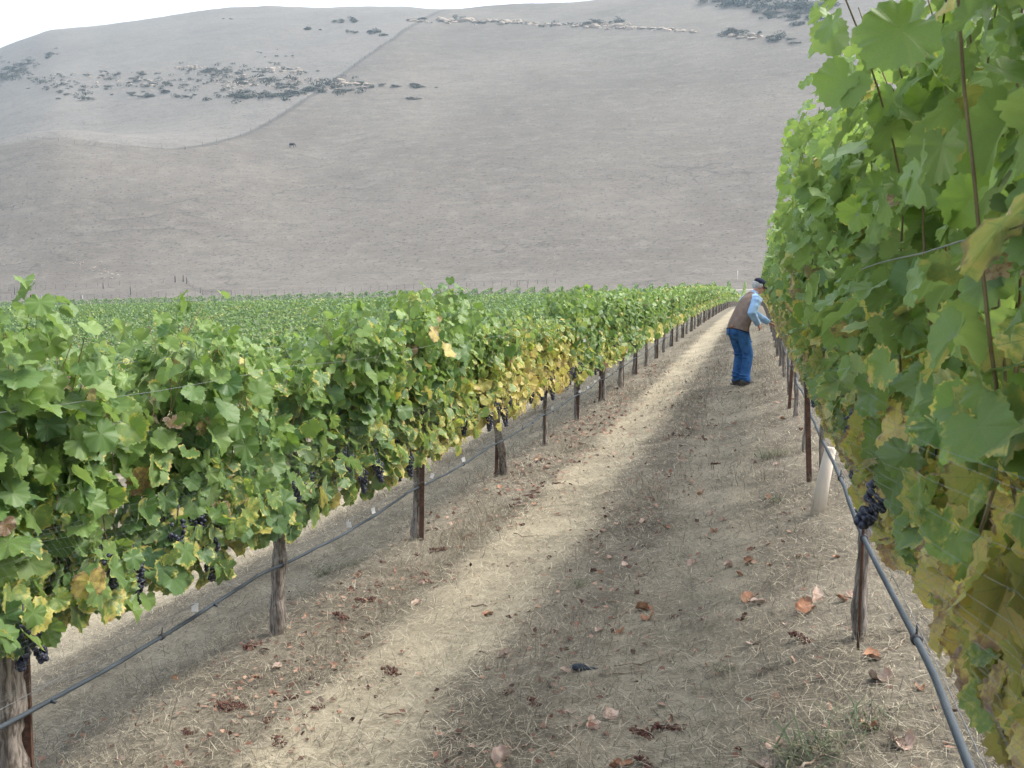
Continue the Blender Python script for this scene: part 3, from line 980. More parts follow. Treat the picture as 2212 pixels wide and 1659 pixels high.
for n_, (px, py) in enumerate([(410, 1275), (738, 1110), (808, 1072), (1040, 945), (1160, 838), (1236, 770), (1276, 770)]): pass
TAGS = [(415, 'white tag on the wire nearest the lower left edge, before the shaggy trunk'),
        (737, 'white tag left of the tall rusty brown post, left one of two'), (808, 'white tag just left of the tall rusty brown post, right one of two'),
        (927, 'white tag on the wire just right of the tall rusty brown post'), (1000, None), (1192, None), (1252, None), (1270, None), (1284, None), (1292, None), (1312, None), (1327, None)]
for px, lab in TAGS:
    yy = None
    tx = np.array([ray(px, 1000)[0]])[0]
    ts = PH[:, 0] / PH[:, 1]
    k = int(np.argmin(np.abs(ts - tx)))
    c = PH[k] + [0.004, rng.uniform(-0.03, 0.03), 0.045]
    paper_tag(tuple(c), lab or 'small white tag on the drip wire further along the left row', (rng.normal(0, 0.4), rng.normal(0, 0.2), R(-60) + rng.normal(0, 0.3)))
paper_tag((ROW_L + 0.33, 13.6, float(T(ROW_L, 13.6)) + 1.28), 'white tag hanging among the orange and yellow leaves of the left row', (0, 0, R(-70)))

# pale trunk guard of the right row
gp = (ROW_R - 0.03, 6.42)
gb = MB()
gb.tube([[0, 0, -0.03], [0.005, 0, 0.2], [0.02, 0, 0.42]], [0.046, 0.040, 0.034], 24, True)
go = gb.build('trunk_guard', M_GUARD, None, (gp[0], gp[1], float(T(*gp)))); go.rotation_euler = (0, R(6), 0)
tag(go, 'pale beige cone shaped trunk guard standing under the right hose', 'trunk guard')

# ------------------------------------------------------------------ the field of rows below
GF = 'vine rows of the field below the hill'


def field_row(L, k):
    rr = np.random.default_rng(2000 + k)
    y0 = max(6.0, abs(L) / 0.95)
    y1 = ROW_END + rr.uniform(-0.8, 0.8)
    P, Sz = [], []
    y = y0
    while y < y1:
        d = math.hypot(L, y); n = np.clip(9000 / d ** 1.1, 30, 420)
        seg = min(4.0, y1 - y)
        m = int(n * seg) + 1
        yy = y + rr.random(m) * seg
        bump = 0.10 * fbm(yy * 0.55 + 31 * k, np.full(m, k * 2.0), 3) + (0.10 * (rr.random(m) < 0.08))
        z = 1.95 + bump - np.abs(rr.normal(0, 1, m)) ** 1.0 * 0.42
        if d > 120: z = np.where(rr.random(m) < 0.25, rr.uniform(0.5, 1.9, m), z)
        wx = (0.25 if d < 90 else 0.18) * np.sqrt(np.clip((2.1 + bump - z) / 0.5, 0.05, 1))
        x = L + rr.uniform(-1, 1, m) * wx
        P.append(np.stack([x, yy, np.maximum(z, 0.5)], -1)); Sz.append(np.full(m, 0.90 / math.sqrt(n)) * rr.uniform(0.7, 1.2, m))
        y += seg
    # the end of the row: leaves down to the ground
    m = 60; P.append(np.stack([L + rr.uniform(-0.32, 0.32, m), y1 - rr.random(m) * 0.6, rr.uniform(0.35, 1.98, m)], -1)); Sz.append(np.full(m, 0.17))
    P = np.concatenate(P); Sz = np.concatenate(Sz); h = P[:, 2].copy()
    P[:, 2] += T(P[:, 0], P[:, 1])
    n = len(P); sd = np.sign(P[:, 0] - L)[:, None]
    N = np.array([[1, 0, 0]]) * sd * 0.6 + [0, 0, 0.55] + rr.normal(0, 0.5, (n, 3))
    Tt = np.array([[0, 0, -0.7]]) + rr.normal(0, 0.6, (n, 3))
    pat = fbm(P[:, 1] * 0.12 + k, np.full(n, k * 0.7), 3)
    sen = np.clip(0.06 + 0.26 * pat + rr.normal(0, 0.09, n) + 0.10 * (1.6 - h).clip(0), 0, 1)
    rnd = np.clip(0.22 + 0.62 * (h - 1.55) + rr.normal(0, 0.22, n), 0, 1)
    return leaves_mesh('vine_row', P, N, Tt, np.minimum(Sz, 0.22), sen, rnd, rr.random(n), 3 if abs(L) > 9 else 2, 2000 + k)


M_ENDP = M_WOOD
ep = MB(); ep.tube([[0, 0, -0.2], [0, 0, 1.7]], 0.05, 7); EP = ep.mesh('end_post', M_WOOD)
for k in range(1, 60):
    L = ROW_L - PITCH_ROW * k
    me = field_row(L, k)
    o = link('vine_row', me)
    lab = ('green vine row just behind the near left row, seen through its gaps' if k == 1 else
           'vine row of the field behind the left row, crossing the middle distance' if k < 8 else
           'distant vine row whose blunt end shows as a step against the foot of the hill' if k < 26 else
           'far vine row merging into the green field on the left below the hill')
    tag(o, lab, 'vine row', GF)
    link('end_post', EP, o, (L, ROW_END + 0.9, float(T(L, ROW_END + 0.9))))

# ------------------------------------------------------------------ shrubs, rocks, fences and the cow on the hill
def shrub_mesh(seed, flat=0.62):
    rr = np.random.default_rng(seed)
    nl = int(rr.integers(3, 7)); C = rr.normal(0, 0.42, (nl, 3)) * [1, 1, 0.25] + [0, 0, 0.34]
    rad = rr.uniform(0.28, 0.55, nl)
    V, F, at_ = [], [], []
    for k in range(420):
        q = int(rr.integers(0, nl)); d = rr.normal(0, 1, 3); d /= np.linalg.norm(d)
        p = C[q] + d * rad[q] * rr.uniform(0.55, 1.08) * [1.1, 1.1, flat]
        p[2] = abs(p[2])
        a = rr.normal(0, 1, 3); a /= np.linalg.norm(a); b = np.cross(a, d + rr.normal(0, 0.4, 3)); b /= np.linalg.norm(b) + 1e-9
        s = rr.uniform(0.05, 0.11)
        o = len(V) * 1
        V += [p - a * s, p + b * s * 0.7, p + a * s, p - b * s * 0.7]; F.append([o, o + 1, o + 2, o + 3])
        at_ += [rr.random()] * 4
    return mesh('shrub', np.array(V), [np.array(F)], M_SHRUB, {'rnd': ('FLOAT', np.array(at_))})


SHRUBS = [shrub_mesh(s) for s in range(6)]
GS = 'shrubs on the hill'


def shrub(px, py, s, label, rr):
    p = at(px, py, dmin=225)
    if p is None: return
    o = link('shrub', SHRUBS[int(rr.integers(0, 6))], None, p - Vector((0, 0, 0.1 * s)))
    o.rotation_euler = (0, 0, rr.uniform(0, 6.28)); o.scale = (s * rr.uniform(0.9, 1.7), s, s * rr.uniform(0.6, 1.0))
    tag(o, label, 'shrub', GS)


rs = np.random.default_rng(42)
BELTS = [  # px0, py0, px1, py1, vertical spread, count, size range, label
    (0, 165, 60, 148, 14, 16, 3.5, 6.0, 'grey green shrub in the dense thicket at the left edge of the hill'),
    (60, 140, 125, 110, 6, 8, 2.0, 3.6, 'grey green shrub of the line that climbs from the thicket to the left skyline'),
    (60, 180, 190, 200, 14, 26, 1.6, 3.6, 'shrub scattered below the left thicket among pale stones'),
    (200, 170, 420, 200, 18, 30, 1.4, 3.4, 'shrub in the stony band across the middle of the left hill'),
    (280, 205, 440, 212, 5, 16, 1.6, 3.4, 'shrub in the lower row of the stony band on the left hill'),
    (420, 160, 640, 180, 18, 30, 1.5, 3.6, 'shrub in the stony band left of the fence line up the hill'),
    (450, 208, 640, 205, 7, 30, 2.0, 4.2, 'shrub in the dense strip at the bottom of the stony band'),
    (610, 195, 720, 180, 14, 26, 2.0, 4.4, 'shrub where the stony band meets the fence line up the hill'),
    (715, 195, 800, 190, 8, 13, 1.8, 3.6, 'shrub among pale rocks just right of the fence line up the hill'),
    (800, 185, 905, 188, 5, 11, 2.2, 4.6, 'dark shrub at the right end of the stony band'),
    (860, 215, 905, 213, 3, 4, 1.8, 3.0, 'small dark shrub below the right end of the stony band'),
    (655, 62, 690, 66, 4, 5, 2.2, 4.0, 'shrub of the small clump high on the hill below the skyline'),
    (715, 45, 790, 48, 6, 12, 2.0, 4.2, 'shrub of the broken line just below the skyline, left of the pale ledge'),
    (740, 70, 835, 74, 4, 12, 2.6, 4.6, 'dark shrub of the long clump below the broken line near the skyline'),
    (480, 40, 520, 45, 3, 4, 2.0, 3.2, 'small shrub near the skyline on the upper left hill'),
    (555, 115, 650, 128, 10, 12, 0.9, 1.7, 'tiny shrub on the bare slope above the stony band'),
    (880, 42, 1060, 48, 4, 14, 2.2, 4.0, 'shrub rooted along the top of the pale rock ledge, left half'),
    (1060, 55, 1350, 50, 5, 14, 2.2, 4.2, 'shrub rooted along the top of the pale rock ledge, middle'),
    (1560, 65, 1720, 92, 8, 24, 2.6, 5.0, 'dark shrub at the right end of the pale rock ledge by the vines'),
    (1520, 2, 1790, 22, 12, 60, 4.5, 8.0, 'dark bush of the scrub patch at the top right of the hill'),
    (1620, 30, 1790, 50, 9, 26, 3.0, 6.0, 'bush at the lower edge of the scrub patch at the top right of the hill'),
    (880, 180, 985, 190, 8, 4, 1.2, 2.0, 'lone small shrub on the open slope right of the stony band'),
]
for x0, y0, x1, y1, sp, n, s0, s1, lab in BELTS:
    for k in range(int(n * 0.72)):
        t = rs.random()
        shrub(x0 + (x1 - x0) * t, y0 + (y1 - y0) * t + rs.normal(0, 0.6) * sp, rs.uniform(s0, s1) * rs.choice([0.5, 0.75, 1.0]), lab, rs)


def rock_mesh(seed):
    rr = np.random.default_rng(seed)
    bm = bmesh.new(); bmesh.ops.create_icosphere(bm, subdivisions=2, radius=1)
    BV = np.array([v.co[:] for v in bm.verts]); BF = np.array([[v.index for v in f.verts] for f in bm.faces]); bm.free()
    for _ in range(8):   # split faces, as broken stone has them
        d = rr.normal(0, 1, 3); d /= np.linalg.norm(d); h = rr.uniform(0.45, 0.85)
        e = BV @ d - h
        BV = BV - np.where(e > 0, e, 0)[:, None] * d
    return mesh('rock', BV, [BF], M_ROCK, smooth=False)


ROCKS = [rock_mesh(s) for s in range(6)]


def rock_ledge(p0, p1, n, s0, s1, spread, label, seed):
    rr = np.random.default_rng(seed)
    for k in range(n):
        t = rr.random()
        p = at(p0[0] + (p1[0] - p0[0]) * t, p0[1] + (p1[1] - p0[1]) * t + rr.normal(0, spread), dmin=225)
        if p is None: continue
        s = rr.uniform(s0, s1)
        o = link('rock', ROCKS[int(rr.integers(0, 6))], None, p); o.scale = (s * rr.uniform(1, 2.2), s, s * rr.uniform(0.5, 1.0)); o.rotation_euler = (0, 0, rr.uniform(-0.4, 0.4))
        tag(o, label, 'rock', 'pale rocks on the hill')


rock_ledge((1320 * 0.72, 60 * 0.72 + 3), (1560 * 0.72, 62 * 0.72 + 4), 46, 1.0, 2.6, 2.5, 'pale tan rock of the leftmost long ledge below the skyline', 1)
rock_ledge((1180 * 0.72 + 30, 45), (925, 46), 10, 0.8, 1.7, 2.0, 'small pale rock left of the long ledge, by the top of the fence line', 2)
rock_ledge((1265, 56), (1370, 60), 30, 1.0, 2.4, 2.5, 'pale rock in the middle stretch of the ledge below the skyline', 3)
rock_ledge((1130, 52), (1260, 56), 22, 0.7, 1.6, 2.0, 'small rock of the thin broken ledge between the two larger stretches', 4)
rock_ledge((1380, 60), (1500, 70), 20, 0.8, 1.8, 2.0, 'pale rock of the thin line trailing right from the middle ledge', 5)
rock_ledge((1560, 74), (1640, 82), 16, 1.0, 2.2, 2.0, 'pale rock beside dark shrubs near the vines, right end of the ledge', 6)
rock_ledge((730, 180), (800, 186), 24, 0.7, 1.6, 4.0, 'pale rock among shrubs just right of the fence line up the hill', 7)
rock_ledge((380, 146), (470, 148), 26, 0.5, 1.2, 2.0, 'pale rock along the upper edge of the stony band, left part', 8)
rock_ledge((560, 146), (650, 155), 30, 0.5, 1.2, 3.0, 'pale rock along the upper edge of the stony band, right part', 9)
rock_ledge((190, 170), (330, 180), 26, 0.5, 1.3, 8.0, 'scattered pale stone in the left half of the stony band', 10)
rock_ledge((480, 180), (660, 185), 40, 0.5, 1.3, 8.0, 'scattered pale stone in the right half of the stony band', 11)
rock_ledge((150, 565), (265, 602), 34, 0.14, 0.34, 11.0, 'white stone of the cluster on the lower slope left of the three posts', 12)


def band_stuff(belts, n, s0, s1, name, label, mat, seed, leafy):
    rr = np.random.default_rng(seed); V, F, A = [], [], []
    for (x0, y0, x1, y1, sp), m in zip(belts, n):
        for k in range(m):
            t = rr.random(); p = at(x0 + (x1 - x0) * t, y0 + (y1 - y0) * t + rr.normal(0, sp), dmin=225)
            if p is None: continue
            s_ = rr.uniform(s0, s1); c = np.array(p)
            if leafy:
                for q in range(26):
                    d = rr.normal(0, 1, 3); d /= np.linalg.norm(d); e = c + d * s_ * [1.5, 1.0, 0.55] + [0, 0, 0.35 * s_]
                    a_ = rr.normal(0, 1, 3); a_ /= np.linalg.norm(a_); b_ = np.cross(a_, d); g = s_ * 0.30; o = len(V)
                    V += [e - a_ * g, e + b_ * g, e + a_ * g, e - b_ * g]; F.append([o, o + 1, o + 2, o + 3]); A += [rr.random()] * 4
            else:
                o = len(V); q = np.array([[1, 0, 0], [0.2, 0.9, 0.1], [-0.9, 0.3, 0], [-0.4, -0.9, 0.1], [0.1, 0, 0.8], [0, 0, -0.6]]) * (0.7 + 0.6 * rr.random((6, 3)))
                V += list(c + q * [s_ * 1.4, s_, s_ * 0.7]); A += [0.5] * 6
                F += [[o, o + 1, o + 4, o + 4], [o + 1, o + 2, o + 4, o + 4], [o + 2, o + 3, o + 4, o + 4], [o + 3, o, o + 4, o + 4]]
    F = np.array(F); fs = [F] if leafy else [F[:, :3]]
    tag(link(name, mesh(name, np.array(V), fs, mat, {'rnd': ('FLOAT', np.array(A))}, smooth=False)), label, kind='stuff')


BAND = [(150, 172, 400, 185, 14), (390, 165, 690, 182, 16), (680, 186, 800, 190, 9), (60, 170, 200, 195, 12)]
band_stuff(BAND, (160, 300, 60, 60), 0.25, 0.75, 'loose_stones', 'pale loose stones strewn through the stony band of the hill', M_ROCK, 61, False)
band_stuff(BAND + [(0, 158, 70, 150, 14), (70, 140, 130, 112, 5), (440, 210, 650, 206, 5), (900, 48, 1340, 54, 3)], (40, 110, 34, 44, 40, 14, 50, 26), 0.7, 1.6, 'low_scrub', 'low grey green scrub of the stony band and ledges on the hill', M_SHRUB, 62, True)


def fence_post(px, py, h, r, label, name='fence_post', m=None):
    p = at(px, py, dmin=200)
    mb = MB(); mb.tube([[0, 0, -0.3], [r * 0.2, 0, h * 0.6], [0, 0, h]], [r, r, r * 0.95], 8)
    o = mb.build(name, m or M_WOOD, None, p)
    return tag(o, label, 'post', 'fence posts at the foot of the hill')


for px, py, h, r, lab in [(378.5, 610, 1.75, 0.17, 'thick dark wooden post, left of the three at the fence corner'),
                          (396, 609, 1.9, 0.15, 'thick dark wooden post, middle one of the three at the fence corner'),
                          (403.5, 613, 1.75, 0.15, 'thick dark wooden post, right of the three at the fence corner'),
                          (282, 637.5, 2.3, 0.13, 'tall dark wooden post at the field edge left of the fence corner'),
                          (32, 636.5, 2.2, 0.11, 'dark wooden post near the left edge at the foot of the hill'),
                          (223, 624, 1.7, 0.12, 'dark wooden post on the slope between the two tall field edge posts'),
                          (433, 633, 1.3, 0.10, 'short dark post at the left end of the small cattle gate')]:
    fence_post(px, py, h, r, lab)
for px, py, h, lab in [(128, 655, 1.1, 'short white marker post at the far left edge of the field'), (179, 652, 1.6, 'thin white marker post at the edge of the green field, right of the short one'),
                       (1593, 606, 2.2, 'tall thin white marker post on the road at the far end of the path')]:
    fence_post(px, py, h, 0.04, lab, 'marker_post', M_TAG)


def fence(pts, n, h, label, name='wire_fence', wires=3, r=0.035):
    """thin steel posts joined by wires, one fence"""
    P = [at(*q, dmin=200) for q in pts]
    P = np.array([list(p) for p in P if p is not None])
    seg = np.concatenate([[0], np.cumsum(np.linalg.norm(np.diff(P, axis=0), axis=1))])
    root = empty(name, P[0]); tag(root, label, 'fence')
    s = np.linspace(0, seg[-1], n)
    X = np.interp(s, seg, P[:, 0]); Y = np.interp(s, seg, P[:, 1]); Z = T(X, Y)
    Q = np.stack([X, Y, Z], -1) - P[0]
    pm = MB(); pm.tube([[0, 0, -0.2], [0, 0, h]], r, 6); pm = pm.mesh('post', M_WOOD)
    rr = np.random.default_rng(n)
    for q in Q:
        o = link('post', pm, root, q); o.rotation_euler = (rr.normal(0, 0.05), rr.normal(0, 0.05), 0); o.scale = (1, 1, rr.uniform(0.85, 1.1))
    for k in range(wires):
        mb = MB(); mb.tube(Q + [0, 0, h * (0.35 + 0.28 * k)], 0.012, 4, False); link('fence_wire', mb.mesh('fence_wire', M_WIRE), root)


fence([(0, 648), (100, 646), (200, 646), (300, 640), (420, 640), (600, 636), (800, 628), (1000, 620), (1200, 612)], 70, 1.3, 'wire fence along the foot of the hill behind the green field')
fence([(0, 628), (60, 627), (160, 622), (250, 617), (330, 613), (378, 609)], 18, 1.3, 'wire fence on the low rise running left from the three thick posts')
fence([(404, 612), (415, 622), (430, 632)], 9, 1.3, 'short wire fence dropping from the three thick posts to the cattle gate')
fence([(60, 303), (170, 312), (300, 321), (400, 323)], 9, 1.5, 'old wire fence along the crest of the left knoll', wires=2, r=0.05)
fence([(400, 322), (450, 313), (520, 294), (580, 265), (630, 235), (690, 196), (740, 160), (800, 117), (850, 84), (890, 56)], 34, 1.5, 'old fence line climbing straight up the hill at the edge of the darker pasture', wires=3, r=0.06)


def gate(px0, px1, py, h, label, bars):
    a, b = at(px0, py, dmin=200), at(px1, py, dmin=200)
    root = empty('field_gate', a); tag(root, label, 'gate')
    v = np.array(b - a)
    for t in (0, 1):
        mb = MB(); mb.tube([v * t + [0, 0, -0.2], v * t + [0, 0, h]], 0.06, 8); link('gate_post', mb.mesh('gate_post', M_WOOD), root)
    mb = MB()
    for k in range(bars):
        z = h * (1 - 0.24 * k) - 0.04
        mb.tube([[0, 0, z], list(v + [0, 0, z])], 0.04, 6)
    link('gate_bars', mb.mesh('gate_bars', M_WOOD), root)


gate(437, 500, 638, 1.35, 'small dark pipe gate at the field edge right of the three thick posts', 4)
gate(1117, 1139, 622, 1.7, 'dark goal shaped pipe frame at the foot of the hill, behind the vine row ends', 1)
gate(2, 26, 644, 1.4, 'dark pipe gate at the far left edge below the hill', 1)


def solid(parts, voxel, smooth_it=6, fac=0.5):
    """parts (MB) fused into one continuous skin"""
    me = parts.mesh('tmp', None)
    o = link('tmp', me)
    md = o.modifiers.new('r', 'REMESH'); md.mode = 'VOXEL'; md.voxel_size = voxel
    ms = o.modifiers.new('s', 'SMOOTH'); ms.iterations = smooth_it; ms.factor = fac
    dg = bpy.context.evaluated_depsgraph_get()
    ev = o.evaluated_get(dg)
    out = bpy.data.meshes.new_from_object(ev, depsgraph=dg)
    bpy.data.objects.remove(o); bpy.data.meshes.remove(me)
    out.polygons.foreach_set('use_smooth', np.ones(len(out.polygons), bool))
    return out


def finish(me, name, mat):
    me.name = name; me.materials.clear(); me.materials.append(mat); return me


# cow, grazing, head to the right
M_COW = noisy('black_hide', (0.008, 0.008, 0.009), (0.022, 0.02, 0.02), 6, 0.7, 0.3, 0.1, 0.01)
cb = MB()
cb.tube([[-0.85, 0, 1.12], [-0.6, 0, 1.05], [0, 0, 0.98], [0.45, 0, 1.0], [0.75, 0, 1.08]], [0.24, 0.34, 0.38, 0.36, 0.24], 14)
cb.tube([[0.65, 0, 1.12], [0.95, 0, 0.95], [1.2, 0, 0.62]], [0.24, 0.19, 0.14], 12)
cb.tube([[1.14, 0, 0.70], [1.3, 0, 0.42], [1.38, 0, 0.22]], [0.15, 0.12, 0.085], 12)
for sx, sy in ((0.52, 0.17), (0.58, -0.17)):
    cb.tube([[sx, sy, 0.95], [sx + 0.02, sy, 0.5], [sx, sy, 0.24], [sx, sy, 0.0]], [0.15, 0.075, 0.055, 0.065], 10)
for sx, sy in ((-0.66, 0.18), (-0.74, -0.18)):
    cb.tube([[sx + 0.05, sy, 1.0], [sx + 0.12, sy, 0.68], [sx - 0.06, sy, 0.45], [sx, sy, 0.0]], [0.2, 0.11, 0.06, 0.065], 10)
for sy in (1, -1): cb.tube([[1.12, 0.10 * sy, 0.72], [1.08, 0.27 * sy, 0.70]], [0.045, 0.03], 8)
cb.tube([[-0.98, 0, 1.2], [-1.03, 0, 0.9], [-1.02, 0, 0.5]], [0.035, 0.025, 0.05], 8)
cp = at(631, 319, dmin=240)
cow = link('cow', finish(solid(cb, 0.04), 'cow', M_COW), None, cp); cow.rotation_euler = (0, 0, R(-8)); cow.scale = (1.3, 1.3, 1.3)
tag(cow, 'black cow grazing alone on the dry hillside', 'cow')

# ------------------------------------------------------------------ the man
M_SKIN = noisy('skin', (0.42, 0.21, 0.145), (0.50, 0.27, 0.19), 30, 0.55, 0.4, 0.05)
M_JEANS = noisy('denim', (0.022, 0.080, 0.215), (0.045, 0.135, 0.32), 10, 0.85, 0.15, 0.15, 0.004, detail=8)
M_SHIRT = noisy('chambray', (0.26, 0.42, 0.64), (0.36, 0.54, 0.76), 9, 0.85, 0.15, 0.15, 0.004, detail=8)
M_VEST = noisy('brown_vest', (0.18, 0.132, 0.107), (0.245, 0.185, 0.152), 14, 0.9, 0.1, 0.2, 0.004)
M_VESTRIM = noisy('vest_trim', (0.035, 0.03, 0.04), (0.05, 0.045, 0.055), 20, 0.9, 0.1, 0)
M_BOOT = noisy('work_boot', (0.07, 0.062, 0.052), (0.13, 0.115, 0.095), 14, 0.8, 0.25, 0.2, 0.004)
M_CAP = noisy('navy_cap', (0.010, 0.014, 0.030), (0.02, 0.026, 0.05), 40, 0.85, 0.2, 0.1)
M_HAIR = noisy('grey_hair', (0.28, 0.27, 0.26), (0.55, 0.54, 0.52), 60, 0.7, 0.3, 0.3, 0.003, (1, 1, 0.2))
M_LEATHER = noisy('leather_patch', (0.22, 0.10, 0.05), (0.30, 0.15, 0.08), 40, 0.7, 0.3, 0)
M_EYE = noisy('dark_eye', (0.02, 0.015, 0.012), (0.03, 0.02, 0.02), 10, 0.2, 0.5, 0)


def loft(mb, secs, seg=20):
    """secs: centre xyz, half width (Y), half depth (fore-aft); rings square to the path"""
    c = np.array([s[:3] for s in secs], float); a = np.array([s[3] for s in secs]); b = np.array([s[4] for s in secs])
    # denser
    t = np.arange(len(c)); tt = np.linspace(0, len(c) - 1, (len(c) - 1) * 4 + 1)
    fs = [pchip(t, c[:, k]) for k in range(3)] + [pchip(t, a), pchip(t, b)]
    c = np.stack([fs[k](tt) for k in range(3)], -1); a = fs[3](tt); b = fs[4](tt)
    tg = np.gradient(c, axis=0); tg /= np.linalg.norm(tg, axis=1)[:, None]
    lat = np.array([0, 1, 0]) - tg * tg[:, 1:2]; lat /= np.linalg.norm(lat, axis=1)[:, None]
    fo = np.cross(lat, tg)
    th = np.arange(seg) / seg * 2 * math.pi
    V = c[:, None, :] + (np.cos(th)[None, :, None] * lat[:, None, :]) * a[:, None, None] + (np.sin(th)[None, :, None] * fo[:, None, :]) * b[:, None, None]
    n = len(c); V = V.reshape(-1, 3)
    i = np.arange(n - 1)[:, None] * seg; j = np.arange(seg)[None, :]; k = (j + 1) % seg
    F = np.stack([i + j, i + k, i + seg + k, i + seg + j], -1).reshape(-1, 4)
    V = np.vstack([V, c[0], c[-1]]); jj = np.arange(seg); kk = (jj + 1) % seg
    mb.add(V, [F, np.stack([np.full(seg, n * seg), kk, jj], -1), np.stack([np.full(seg, n * seg + 1), (n - 1) * seg + jj, (n - 1) * seg + kk], -1)])


def rotm(axis, ang): return np.array(Matrix.Rotation(ang, 3, axis))


def make_man():
    p0 = at(1600, 833)
    x, y = p0.x, p0.y
    root = empty('person', (x, y, float(T(x, y)) + 0.012), R(41))
    tag(root, 'man in dark cap, brown vest, blue shirt and jeans bending into the right vines', 'person')
    PEL = (-0.07, 0, 0.95)
    # ---- body: one skin
    b = MB()
    loft(b, [(-0.05, 0, 0.84, 0.14, 0.10), (-0.07, 0, 0.95, 0.155, 0.11), (0.0, 0, 1.10, 0.14, 0.10), (0.10, 0, 1.27, 0.165, 0.115), (0.18, 0, 1.40, 0.15, 0.09), (0.23, 0, 1.46, 0.07, 0.065)])
    for s in (1, -1):
        loft(b, [(-0.06, 0.085 * s, 0.90, 0.085, 0.095), (0.0, 0.095 * s, 0.68, 0.072, 0.08), (0.05, 0.10 * s, 0.49, 0.056, 0.06), (0.03, 0.10 * s, 0.32, 0.055, 0.06), (0.0, 0.10 * s, 0.10, 0.04, 0.042)])
        loft(b, [(-0.05, 0.10 * s, 0.06, 0.036, 0.035), (0.06, 0.102 * s, 0.06, 0.042, 0.035), (0.17, 0.11 * s, 0.04, 0.038, 0.022)])
    # neck and head (turned towards the vines)
    loft(b, [(0.20, 0, 1.42, 0.062, 0.062), (0.255, -0.006, 1.49, 0.055, 0.058), (0.29, -0.01, 1.55, 0.055, 0.058)])
    hc = np.array([0.315, -0.015, 1.595]); hr = rotm('Z', R(-26)) @ rotm('Y', R(24))
    H = lambda q: hc + hr @ np.array(q)
    b.ball(H((-0.012, 0, 0.028)), (0.098, 0.076, 0.095), 18, 14, hr)        # cranium
    b.ball(H((0.022, 0, -0.045)), (0.070, 0.060, 0.070), 16, 12, hr)        # face
    b.ball(H((0.055, 0, -0.092)), (0.033, 0.036, 0.026), 12, 8, hr)         # chin
    b.tube([H((0.088, 0, 0.005)), H((0.108, 0, -0.030)), H((0.092, 0, -0.043))], [0.011, 0.016, 0.012], 10)   # nose
    b.tube([H((0.088, 0.035, 0.016)), H((0.094, 0, 0.020)), H((0.088, -0.035, 0.016))], [0.010, 0.011, 0.010], 8)  # brow
    b.tube([H((0.085, 0.02, -0.066)), H((0.091, 0, -0.068)), H((0.085, -0.02, -0.066))], [0.008, 0.010, 0.008], 8)  # lips
    for s in (1, -1):
        b.ball(H((-0.008, 0.078 * s, -0.022)), (0.020, 0.010, 0.033), 10, 8, hr @ rotm('Z', R(20 * s)))
        b.ball(H((0.06, 0.038 * s, -0.035)), (0.024, 0.02, 0.022), 10, 8, hr)    # cheeks
    # arms
    RS, RE, RW = np.array((0.14, -0.185, 1.40)), np.array((-0.015, -0.235, 1.175)), np.array((0.17, -0.185, 0.985))
    LS, LE, LW = np.array((0.17, 0.185, 1.39)), np.array((0.40, 0.165, 1.13)), np.array((0.585, 0.03, 0.99))

    def arm(S, E_, W):
        b.tube([S, (S * 0.5 + E_ * 0.5), E_], [0.056, 0.049, 0.040], 14)
        b.tube([E_, E_ * 0.65 + W * 0.35, W], [0.040, 0.041, 0.027], 14)
    arm(RS, RE, RW); arm(LS, LE, LW)

    def hand(W, d, palm_n, curl, side):
        d = d / np.linalg.norm(d); n = palm_n - d * np.dot(palm_n, d); n /= np.linalg.norm(n); l = np.cross(n, d) * side
        Rm = np.stack([d, l, n], 1)
        b.ball(W + d * 0.048, (0.052, 0.041, 0.017), 14, 10, Rm)
        for k, (off, ln, rd) in enumerate(((0.031, 0.072, 0.0088), (0.011, 0.080, 0.0092), (-0.010, 0.074, 0.0088), (-0.030, 0.058, 0.0078))):
            q = W + d * 0.085 + l * off; pts = [W + d * 0.05 + l * off * 0.9, q]; a = 0.0
            for sgm, f in enumerate((0.45, 0.32, 0.23)):
                a += curl * (0.8 + 0.12 * k)
                q = q + (d * math.cos(a) + n * math.sin(a) + l * off * 0.9) * ln * f; pts.append(q)
            b.tube(pts, np.array([rd, rd, rd * 0.97, rd * 0.92, rd * 0.8]), 9)
        t0 = W + d * 0.022 + l * 0.030
        b.tube([t0, t0 + d * 0.026 + l * 0.024 + n * 0.008, t0 + d * 0.052 + l * 0.026 + n * 0.024, t0 + d * 0.070 + l * 0.018 + n * 0.036], [0.013, 0.0115, 0.010, 0.0085], 9)
    hand(RW, RW - RE + np.array((0.02, 0.0, -0.05)), np.array((-0.2, 1.0, -0.3)), 0.55, -1)
    hand(LW, LW - LE + np.array((0.04, -0.06, 0.02)), np.array((-0.1, -0.2, -1.0)), 0.42, -1)
    link('body', finish(solid(b, 0.0065, 4, 0.5), 'body', M_SKIN), root)
    # eyes
    for s in (1, -1):
        e = MB(); e.ball(H((0.079, 0.031 * s, -0.003)), (0.010, 0.011, 0.009), 10, 8, hr); e.build('eye', M_EYE, root)
    # ---- hair: back and sides below the cap, and beard-free cheeks
    h = MB()
    h.ball(H((-0.030, 0, 0.005)), (0.090, 0.085, 0.078), 18, 14, hr)
    for s in (1, -1): h.ball(H((0.010, 0.070 * s, 0.012)), (0.030, 0.016, 0.040), 10, 8, hr)
    h.ball(H((-0.062, 0, -0.040)), (0.042, 0.062, 0.038), 14, 10, hr)
    link('hair', finish(solid(h, 0.008, 3), 'hair', M_HAIR), root)
    # ---- cap with brim
    c = MB()
    c.ball(H((-0.008, 0, 0.062)), (0.105, 0.086, 0.066), 20, 14, hr)
    cap = link('cap', finish(solid(c, 0.008, 3), 'cap', M_CAP), root)
    br = MB(); n = 13
    V = []
